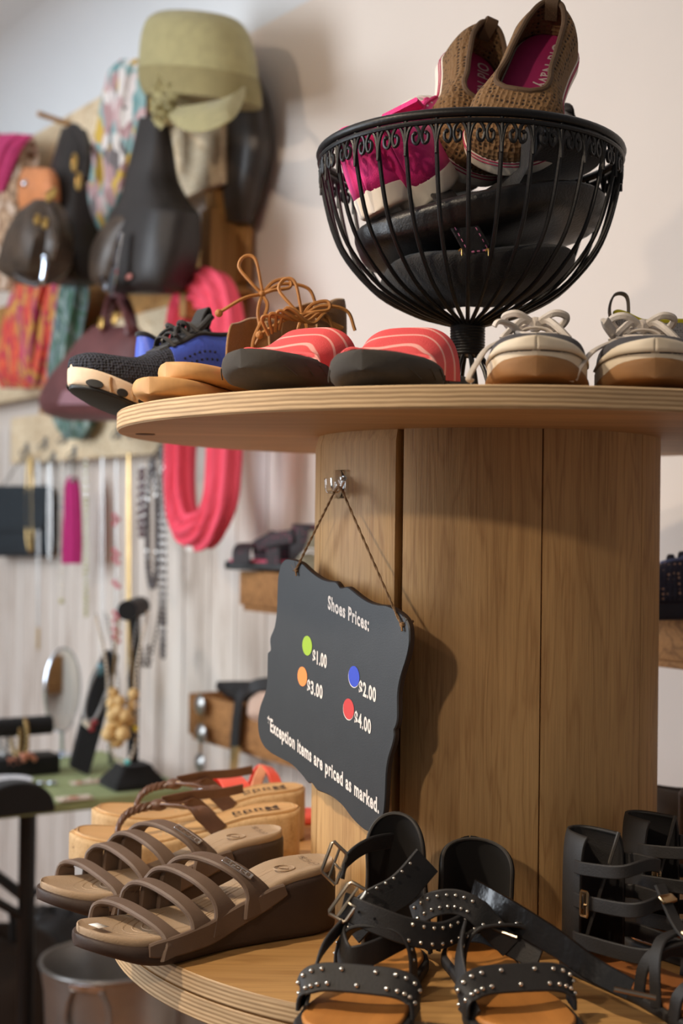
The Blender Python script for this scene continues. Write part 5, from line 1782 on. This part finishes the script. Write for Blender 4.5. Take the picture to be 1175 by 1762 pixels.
# ================================================================== WALL CRATES
m_crate = wood('crate_wood', (172, 124, 74), (120, 82, 46), 'x', .8, .8, bs=.25)
def crate(label, px_l, py_t, py_b, ulen, depth, rot=0, at_right=False):
    off = depth + .01
    c = W(px_l, (py_t + py_b) / 2, off)
    u0, _ = wall_uz(c); z1 = W(px_l, py_t, off).z; z0 = W(px_l, py_b, off).z
    ua, ub = (u0 - ulen, u0)
    t = thing('wall_crate', label, 'shelf', wall_pt((ua + ub) / 2, z0, off), 'wooden crates on the wall')
    th = .012
    for nm, a_ in (('front_board', (ua, ub, z0, z1, depth - th + .02, depth + .02)), ('back_board', (ua, ub, z0, z1, .02, .02 + th)), ('bottom_board', (ua, ub, z0 - .012, z0 - .0005, .02, depth + .01)),
                   ('end_board', (ua, ua + th, z0, z1, .02 + th, depth + .02 - th)), ('end_board', (ub - th, ub, z0, z1, .02 + th, depth + .02 - th))):
        mb = MB(); wslab(mb, *a_, .0015); mb.build(nm, m_crate, t)
    return t, ua, ub, z0, z1


k1, ua1, ub1, z01, z11 = crate('upper wooden crate on the wall holding a pink and black sandal, left of the barrel', 419, 982, 1040, .34, .13)
k2, ua2, ub2, z02, z12 = crate('lower wooden crate on the wall with belts over its front, left of the price sign', 331, 1192, 1262, .50, .13)
k3, ua3, ub3, z03, z13 = crate('dark wooden crate on the wall at the right edge, a speckled shoe inside', 1128, 1042, 1132, .40, .13)

# shoes in the upper crate
m_blkpink = dotted('black_pink_print', (40, 32, 36), (150, 60, 84), 120, .16, .7, .3)
m_pk = M('pink_lining', (226, 96, 126), .7)
def wall_place(t, px, py, off, dirpx, z=None, tilt=0.0, up=(0, 0, 1)):
    p = W(px, py, off)
    if z is not None: p.z = z
    return place(t, p, dirpx, up)
sd = local_thing('sport_sandal', 'black and pink sport sandal with its toe over the upper wall crate', 'sandal')
L = .235
mb = MB(); slab(mb, L, .0, .016, 1.0, 1, 0, .004, 30); mb.build('sole', m_blkrub if 'm_blkrub' in globals() else m_blackrub, sd)
mb = MB(); slab(mb, L * .97, .015, .020, .96, 1, .003, .002, 30); mb.build('footbed', m_pk, sd)
mb = MB(); mb.ribbon(over(L, .78, .70, .012, .012, .040, 1.02), (1, 0, 0), .045, .004, 4); mb.build('toe_band', m_blkpink, sd)
mb = MB(); mb.ribbon(over(L, .52, .40, .012, .012, .062, 1.02), (1, 0, .2), .034, .004, 4); mb.build('instep_band', m_blkpink, sd)
mb = MB(); shell(mb, L, .012, lambda u_: .085, lambda u_: .36, .5, .98, 1, 18, 8, .4, b=.24); mb.build('heel_counter', m_blkpink, sd, merge=True, solid=.004)
mb = MB(); mb.ribbon([V((L * .66, -.02, .045)), V((L * .45, -.034, .06)), V((L * .2, -.032, .07))], (0, .2, 1), .028, .004, 6); mb.ribbon([V((L * .66, .02, .045)), V((L * .45, .034, .06)), V((L * .2, .032, .07))], (0, -.2, 1), .028, .004, 6); mb.build('side_strap', m_blkpink, sd)
cc = wall_pt(ub1 - .085, z11 + .001, .085)
place(sd, wall_pt(ub1 - .20, z11 + .004, .085), WU * 1 + WN * .35)
# a second pair of trainers in the crate
m_greyshoe = M('olive_grey_canvas', (126, 118, 98), .85, var=.12)
m_yel2 = M('yellow_rubber', (196, 184, 66), .6)
yt = sneaker('trainer', 'olive grey trainer with yellow sole standing in the upper wall crate', (m_greyshoe, m_yel2, m_greyshoe, m_lacewhite, m_yel2), None, 1, .22, 1.0, False)
place(yt, wall_pt(ub1 - .165, z01 + .03, .085), V((0, 0, -.25)) + WN * .75 - WU * .5, V((0, 0, 1)))
yt.location = wall_pt(ub1 - .215, z11 + .0, .055)

# ---- belts and things over the lower crate
m_blkbelt = M('black_belt_leather', (30, 28, 29), .5, var=.2)
offF = .156
b1 = thing('black_belt', 'black belt with a knotted end hanging over the front of the lower crate', 'belt', W(405, 1330, offF))
mb = MB(); mb.ribbon(W3([(470, 1176, offF - .03), (440, 1180, offF - .01), (415, 1196, offF + .008), (408, 1230, offF + .010), (404, 1275, offF + .010), (403, 1310, offF + .010)], 0), lambda q: WU + V((0, 0, .6)) if q < .3 else WU, .030, .005, 8); mb.build('strap', m_blkbelt, b1)
mb = px_loft([(378, 470, 1172, .012), (378, 472, 1182, .02), (392, 474, 1196, .02), (412, 470, 1208, .008)], offF - .035, 30, 2.2, 4, .08, 5); mb.build('coil', m_blkbelt, b1)
mb = MB()
for k in range(5):
    x0 = 398 + 3 * k; mb.tube(W3([(x0 + 2, 1285, offF + .012), (x0 - 2, 1320, offF + .014), (x0, 1330 + (k % 3) * 8, offF + .012)], 0), .0018, 5, 4)
mb.build('fringe', m_gold, b1)
cb = thing('concho_belt', 'belt of round silver conchos hanging over the left corner of the lower crate', 'belt', W(345, 1395, offF))
for k, y in enumerate((1213, 1262, 1313, 1366)):
    p = W(344 + (2 if k % 2 else 0), y, offF + .012); mb = MB()
    R3 = Matrix((WU, V((0, 0, 1)), WN)).transposed()
    mb.lathe([(.0005, .009), (.006, .0085), (.012, .006), (.018, .003), (.0205, .001), (.0205, -.001), (.0005, -.001)], p, 28, R3); mb.build('concho', m_ss, cb)
mb = MB(); mb.tube(W3([(342, 1192, offF - .02), (343, 1200, offF + .006), (345, 1260, offF + .008), (345, 1390, offF + .008)], 0), .003, 6, 4); mb.build('cord', m_gold, cb)
pk = thing('beige_pump', 'beige pump lying in the lower crate beside the price sign', 'shoe', W(455, 1235, .12))
mb = px_loft([(446, 476, 1190, .015), (438, 480, 1205, .03), (436, 482, 1225, .032), (440, 480, 1240, .02)], .13, 28, 2.2); mb.build('upper', M('beige_suede', (206, 176, 158), .8), pk)

# ---- speckled shoe in the right crate
m_speck = dotted('navy_speckled', (36, 34, 50), (176, 140, 116), 150, .17, .8, .4)
sp_ = sneaker('slip_on_shoe', 'navy slip-on shoe with a speckled print in the crate at the right edge', (m_speck, M('navy_rubber', (30, 28, 40), .6), M('blue_grey_lining', (92, 98, 130), .8), m_speck, m_speck), None, 1, .25, 1.15, False)
place(sp_, wall_pt(ub3 - .19, z13 - .006, .09), WU * .9 + WN * .5 + V((0, 0, -.05)))

# ================================================================== THE GREEN TABLE
TZ = EYE + (-.0)
c0 = on_z(335, 1356, EYE - .565)
GD1 = V((-.85, -.525, 0)).normalized(); GD2 = V((-.525, .85, 0)).normalized()
TZ = EYE - .565
m_greencloth = M('green_tablecloth', (158, 170, 122), .85, var=.10, vscale=8, bs=.3, bscale=400)
m_blkmetal = M('black_metal', (26, 25, 26), .5, .2)
front = c0
table = thing('folding_table', 'green topped folding table with black legs against the wall', 'table', (c0 + GD1 * .6 + GD2 * .2) * 1 - V((0, 0, TZ)))
# keep the table clear of the wall: find how far its corner may reach
def wdist(p): return (p - WP0).dot(WN)
dep = .52
pts = [c0, c0 + GD1 * 1.5, c0 + GD1 * 1.5 + GD2 * dep, c0 + GD2 * dep]
mb = MB(); mb.prism([p - V((0, 0, .022)) for p in pts], (0, 0, .022)); mb.build('table_top', m_greencloth, table, bevel=.005)
legp = [c0 + GD1 * .34 + GD2 * .06, c0 + GD1 * 1.42 + GD2 * .06, c0 + GD1 * 1.42 + GD2 * (dep - .05), c0 + GD1 * .34 + GD2 * (dep - .05)]
for p in legp:
    mb = MB(); mb.tube([V((p.x, p.y, TZ - .022)), V((p.x, p.y, 0))], .017, 10); mb.build('leg', m_blkmetal, table)
mb = MB(); mb.tube([legp[0] * 1, legp[3] * 1], .012, 8)
mb.v = [(x, y, TZ - .16) if 0 else (x, y, z - .20) for x, y, z in mb.v]; mb.build('crossbar', m_blkmetal, table)
mb = MB(); p0, p1 = legp[0] - V((0, 0, .24)), legp[0] + GD1 * .30 - V((0, 0, .03)); mb.tube([p0, p1], .009, 8); mb.build('brace', m_blkmetal, table)
mb = MB(); p0, p1 = legp[0] - V((0, 0, TZ - .12)), legp[1] - V((0, 0, TZ - .12)); mb.tube([p0, p1], .010, 8); mb.build('crossbar', m_blkmetal, table)
TT = TZ + .0005
def tt(px, py): return on_z(px, py, TT)

# ---- necklace T stand
m_velvet = M('black_velvet', (20, 19, 20), .95, var=.1, sheen=.1)
p = tt(228, 1352)
def up_at(px, py, base):           # a place above a foot on the table, at the foot's depth
    return at(px, py, base.y)
st = thing('necklace_stand', 'black velvet T-bar necklace stand holding bead necklaces on the green table', 'display stand', p)
RB = Matrix((GD1, GD2 * -1, V((0, 0, 1)))).transposed()
mb = MB(); rings = []
for z, s_ in ((0, 1), (.012, 1), (.038, .62), (.048, .55)):
    rings.append([p + GD1 * .058 * s_ * a + GD2 * .05 * s_ * b + V((0, 0, z)) for a, b in ((-1, -1), (0, -1.03), (1, -1), (1.02, 0), (1, 1), (0, 1.03), (-1, 1), (-1.02, 0))])
mb.loft(rings); mb.build('base', m_velvet, st, bevel=.004)
topz = up_at(233, 1046, p)
mb = MB(); mb.tube([p + V((0, 0, .04)), V((p.x, p.y, topz.z))], .012, 12); mb.build('post', m_velvet, st)
mb = MB(); BARD = V((.03, .9995, 0)); ca, cb_ = V((p.x, p.y, topz.z)) - BARD * .085, V((p.x, p.y, topz.z)) + BARD * .065
mb.tube([ca, ca.lerp(cb_, .02), ca.lerp(cb_, .98), cb_], .021, 20); mb.build('cross_bar', m_velvet, st)
# wooden bead necklace and chains over the bar
m_woodbead = M('pale_wood_beads', (220, 184, 124), .5, var=.08)
wn_ = thing('wooden_bead_necklace', 'necklace of big pale wooden beads hanging on the black T-bar stand', 'necklace', up_at(218, 1280, p))
beads = [(201, 1187), (202, 1203), (205, 1222), (200, 1241), (213, 1232), (226, 1222), (235, 1207), (238, 1188), (214, 1215), (228, 1233), (196, 1255), (222, 1253), (208, 1268), (214, 1200)]
for i, (x, y) in enumerate(beads):
    c = up_at(x, y, p) - V((0, .05 + .012 * (i % 3), 0)); mb = MB(); mb.ball(c, .0125 + .003 * ss(1190, 1250, y), 14, 10); mb.build('bead', m_woodbead, wn_)
for xs in ((201, 212, 1187), (238, 228, 1188)):
    mb = MB(); mb.tube([up_at(xs[1], 1062, p) - BARD * .045, up_at((xs[0] + xs[1]) / 2, 1120, p) - BARD * .05, up_at(xs[0], xs[2], p) - BARD * .045], .0022, 6, 5); mb.build('cord', m_gold, wn_)
def over_bar(label, xs, ybot, mat, r, bead, off, step=.008):
    t = thing('bead_strand', label, 'necklace', up_at(xs[1], ybot, p), 'strands on the black T-bar stand')
    P = catmull([up_at(xs[0], 1052, p) - BARD * off + GD1 * .024, up_at(xs[0], 1150, p) - BARD * off, up_at(xs[0] + 3, ybot - 40, p) - BARD * off, up_at(xs[1], ybot, p) - BARD * off, up_at(xs[2] - 1, ybot - 40, p) - BARD * off, up_at(xs[2], 1150, p) - BARD * off, up_at(xs[2], 1052, p) - BARD * off - GD1 * .024], 14)
    mb = MB(); mb.tube(P, r, 6); mb.build('strand', m_ss, t)
    mb = MB(); acc = 0
    for i in range(1, len(P)):
        acc += (P[i] - P[i - 1]).length
        if acc > step: mb.ball(P[i], bead, 8, 6); acc = 0
    mb.build('beads', mat, t)
    return t
sA = over_bar('long pearl strand with a turquoise bead on the black T-bar stand', (194, 222, 244), 1305, m_pearl, .0012, .0038, .060)
mb = MB(); mb.ball(up_at(229, 1302, p) - BARD * .062, .0062, 10, 8); mb.build('turquoise_bead', M('turquoise', (96, 196, 196), .3), sA)
mb = MB(); mb.ball(up_at(243, 1246, p) - BARD * .062, .0062, 10, 8); mb.build('yellow_bead', M('yellow_glass', (226, 196, 50), .2), sA)
sB = over_bar('silver chain on the black T-bar stand behind the wooden beads', (206, 216, 226), 1225, m_ss, .0012, .0032, .030)
sC = over_bar('grey chain at the right of the black T-bar stand', (236, 246, 254), 1150, m_gray, .0012, .0035, -.020)

# ---- leaning black necklace display
q = tt(150, 1330)
nd = thing('necklace_display', 'tall black velvet necklace easel leaning back on the green table', 'display stand', q)
back = -GD1 * .0 + GD2 * 0
def nd_pt(px, py, d): return at(px, py, q.y + d)
nb_ = [(122, 1322, -.02), (154, 1336, -.03), (178, 1250, .02), (202, 1150, .06), (205, 1128, .065), (195, 1121, .065), (183, 1124, .062), (178, 1135, .058), (160, 1170, .045), (140, 1250, .012)]
mb = MB(); poly = [nd_pt(*t_) for t_ in nb_]; mb.prism(poly, V((-.01, .016, .004))); mb.build('panel', m_velvet, nd, bevel=.003)
mb = MB(); mb.tube([nd_pt(185, 1200, .05), nd_pt(192, 1334, .12)], .006, 8); mb.build('prop', M('grey_card', (120, 122, 110), .8), nd)
ns = thing('silver_necklace', 'silver necklace with red and white charms on the leaning black easel', 'necklace', nd_pt(155, 1250, 0))
P = catmull([nd_pt(168, 1150, .035), nd_pt(152, 1190, .018), nd_pt(145, 1225, .000), nd_pt(152, 1240, -.006), nd_pt(166, 1232, .0), nd_pt(182, 1195, .025), nd_pt(200, 1148, .045)], 10)
mb = MB(); mb.tube(P, .0012, 6); mb.build('strand', m_ss, ns)
mb = MB()
for i in range(0, len(P), 1): mb.ball(P[i], .0036, 8, 6)
mb.build('beads', m_ss, ns)
for x, y, mt in ((152, 1248, m_pearl), (163, 1243, M('garnet', (150, 34, 44), .3)), (146, 1243, m_pearl), (158, 1254, MATS['garnet'])):
    mb = MB(); mb.ball(nd_pt(x, y, -.006), .0070, 10, 8); mb.build('charm', mt, ns)
mb = MB(); mb.ball(nd_pt(172, 1152, .040), .010, 12, 8, (.8, .6, 1.5)); mb.build('turquoise_stone', M('turquoise_stone', (110, 160, 178), .35), ns)

# ---- oval mirror on a foot
m_mirror = M('mirror_glass', (225, 228, 226), .03, 1.0, var=0)
q2 = tt(110, 1300)
mi = thing('table_mirror', 'oval mirror on a slim stand between the bracelets and the leaning easel', 'mirror', q2)
c = at(108, 1187, q2.y)
nrm = V((.62, -.78, .0)).normalized(); uu = nrm.cross(ZUP).normalized()
def ell(a_, rx, rz, o=0): return c + uu * rx * math.cos(a_) + ZUP * rz * math.sin(a_) + nrm * o
A = [2 * PI * k / 48 for k in range(48)]
hw_ = .045; hh_ = .098
mb = MB(); mb.add([ell(a_, hw_, hh_, .002) for a_ in A], [tuple(range(48))]); mb.build('glass', m_mirror, mi)
mb = MB(); mb.tube([ell(a_, hw_ + .001, hh_ + .001) for a_ in A], .0032, 8, closed=True); mb.add([ell(a_, hw_, hh_, -.002) for a_ in A], [tuple(range(48))]); mb.build('frame', m_silver, mi)
mb = MB(); mb.tube([c - ZUP * hh_, V((c.x, c.y, TT + .008))], .005, 8); mb.build('stem', m_silver, mi)
mb = MB(); mb.lathe([(.036, 0), (.036, .003), (.012, .008), (.006, .012)], (c.x, c.y, TT), 24); mb.build('foot', m_silver, mi)

# ---- bracelet stands
q3 = tt(38, 1332)
bs_ = thing('bracelet_stand', 'black velvet T-bar bracelet stand on a block at the left of the green table', 'display stand', q3)
mb = MB(); mb.box(q3 + V((0, 0, .021)), (.15, .07, .042), RB, .004); mb.build('base', m_velvet, bs_)
c = at(36, 1250, q3.y)
mb = MB(); mb.tube([q3 + V((0, 0, .04)), V((q3.x, q3.y, c.z))], .010, 10); mb.build('post', m_velvet, bs_)
mb = MB(); ca, cb_ = c + GD1 * .09, c - GD1 * .068
mb.tube([ca, ca.lerp(cb_, .03), ca.lerp(cb_, .97), cb_], .021, 20); mb.build('cross_bar', m_velvet, bs_)
for i, (x, mt, nm) in enumerate(((28, m_gold, 'gold bracelet at the left on the black bracelet bar'), (41, m_gold, 'gold bead bracelet in the middle of the black bracelet bar'), (6, m_ss, 'silver bracelet at the left end of the black bracelet bar'))):
    b0 = at(x, 1255, q3.y); t = thing('bracelet', nm, 'bracelet', b0 - V((0, 0, .06)), 'bracelets on the black bar')
    mb = MB()
    cc = b0 - V((0, 0, .018)); ax_ = V((GD2.x, GD2.y, 0))
    for k in range(22):
        a_ = 2 * PI * k / 22; mb.ball(cc + ax_ * .027 * math.cos(a_) + ZUP * .040 * math.sin(a_), .0056, 8, 6)
    mb.build('beads', mt, t)
m_rosegold = M('rose_gold', (206, 140, 116), .35, .7)
for x, y, nm in ((20, 1312, 'rose gold brooch on the left of the black block'), (46, 1303, 'rose gold brooch on the right of the black block')):
    b0 = at(x, y, q3.y - .03); t = thing('brooch', nm, 'jewellery', b0, 'brooches on the black block')
    mb = MB(); rnd = random.Random(x)
    for k in range(9): mb.ball(b0 + GD1 * rnd.uniform(-.014, .014) + V((0, 0, rnd.uniform(-.004, .008))) - GD2 * .012, .0065, 8, 6)
    mb.build('cluster', m_rosegold, t)
# domed black stand near the front edge
q4 = tt(30, 1404)
dm = thing('domed_stand', 'rounded black velvet display at the front left of the green table', 'display stand', q4)
mb = MB(); mb.prism([q4 + GD1 * .075 * math.cos(a_) + V((0, 0, .062 * math.sin(a_)**.8)) for a_ in [PI * k / 24 for k in range(25)]], GD2 * .05); mb.build('body', m_velvet, dm, bevel=.004)
# small things on the cloth
m_card = M('jewellery_card', (214, 196, 180), .7, var=.12, vscale=60)
for nm, x, y, w_, d_, mt in (('pale card of earrings lying in front of the leaning easel', 156, 1347, .085, .032, m_card), ('pale card of earrings nearest the table front', 128, 1375, .07, .036, m_card)):
    b0 = tt(x, y); t = thing('earring_card', nm, 'jewellery', b0, 'earring cards on the green table')
    mb = MB(); mb.box(b0 + V((0, 0, .002)), (w_, d_, .003), RB, .001); mb.build('card', mt, t)
    rnd = random.Random(x)
    for k in range(4):
        mb = MB(); mb.ball(b0 + GD1 * rnd.uniform(-.4, .4) * w_ + GD2 * rnd.uniform(-.3, .3) * d_ + V((0, 0, .005)), .006, 8, 6, (1, 1, .5)); mb.build('earring', m_rosegold if k % 2 else m_pearl, t)
for nm, x, y in (('silver trinket beside the domed black stand', 72, 1352), ('silver trinket left of the earring cards', 90, 1352)):
    b0 = tt(x, y); t = thing('trinket', nm, 'jewellery', b0); mb = MB(); mb.ball(b0 + V((0, 0, .006)), .008, 10, 8, (1.5, 1, .7)); mb.build('body', m_silver, t)
wc = thing('white_tray', 'small white dish at the left edge of the green table behind the domed stand', 'dish', tt(8, 1352))
mb = MB(); mb.lathe([(.03, .0), (.055, .008), (.058, .012), (.054, .011), (.028, .004)], tt(8, 1352), 28); mb.build('dish', M('white_ceramic', (222, 222, 226), .3), wc)

# ================================================================== UNDER THE TABLE AND THE BUCKET
m_galv = M('galvanised_steel', (150, 148, 146), .38, .75, var=.22, vscale=9, bs=.05)
# the bucket stands on the floor; its mouth reads at this place
bk_y = 2.55
mouth = at(192, 1650, bk_y); rim_r = (310 - 70) / 2 / F_PX * bk_y
bucket = thing('metal_tub', 'galvanised metal tub with drop handles beside the spool', 'tub', (mouth.x, mouth.y, 0))
mz = mouth.z
H_ = mz - .001
pr = [(.001, -H_ + .008), (rim_r * .78, -H_ + .008), (rim_r * .80, -H_ + .012), (rim_r * .93, -.05), (rim_r * .985, -.004), (rim_r * 1.0, .002), (rim_r * 1.012, .0), (rim_r * 1.0, -.006), (rim_r * .945, -.052), (rim_r * .81, -H_), (.001, -H_)]
mb = MB(); mb.lathe(pr, (mouth.x, mouth.y, mz), 64, cap=False); mb.build('body', m_galv, bucket, angle=60)
mb = MB(); mb.tube([V((mouth.x + rim_r * math.cos(a_), mouth.y + rim_r * math.sin(a_), mz)) for a_ in A], .0042, 8, closed=True); mb.build('rolled_rim', m_galv, bucket)
def bpt(a_, z, k=1.02): return V((mouth.x + rim_r * k * math.cos(a_), mouth.y + rim_r * k * math.sin(a_), mz + z))
a0 = math.radians(-100)
mb = MB(); mb.ribbon([bpt(a0 - .24, -.012, 1.0), bpt(a0, -.010, 1.015), bpt(a0 + .24, -.012, 1.0)], (0, 0, 1), .014, .004, 6); mb.build('handle_bracket', m_silver, bucket)
mb = MB(); mb.tube([bpt(a0 - .20, -.016, 1.02), bpt(a0 - .30, -.05, 1.0), bpt(a0 - .30, -.085, .98), bpt(a0, -.092, 1.0), bpt(a0 + .30, -.085, .98), bpt(a0 + .30, -.05, 1.0), bpt(a0 + .20, -.016, 1.02)], .0042, 8, 6); mb.build('drop_handle', m_galv, bucket)

m_dkbag = M('dark_canvas', (58, 46, 38), .85, var=.25, vscale=12, bs=.4, bscale=200)
for nm, px, py, Y, sz, sd_ in (('dark brown canvas bag on the floor under the green table', -10, 1600, 3.0, (.17, .12, .18), 4), ('black bag on the floor beside the table leg, behind the tub', 92, 1590, 3.38, (.12, .09, .15), 8)):
    p = at(px, py, Y); p.z = sz[2]
    t = thing('floor_bag', nm, 'bag', (p.x, p.y, 0))
    mb = MB(); soft_lump(mb, p, ((1, 0, 0), (0, 1, 0), (0, 0, 1)), *sz, sd_, 3.0, .10); mb.build('body', m_dkbag if sd_ == 4 else m_bagblk, t)
    mb = MB(); mb.tube([p + V((-.05, -.02, sz[2] * .9)), p + V((-.04, -.03, sz[2] * 1.35)), p + V((.04, -.03, sz[2] * 1.35)), p + V((.05, -.02, sz[2] * .9))], .009, 8, 6); mb.build('handle', m_blackfab, t)
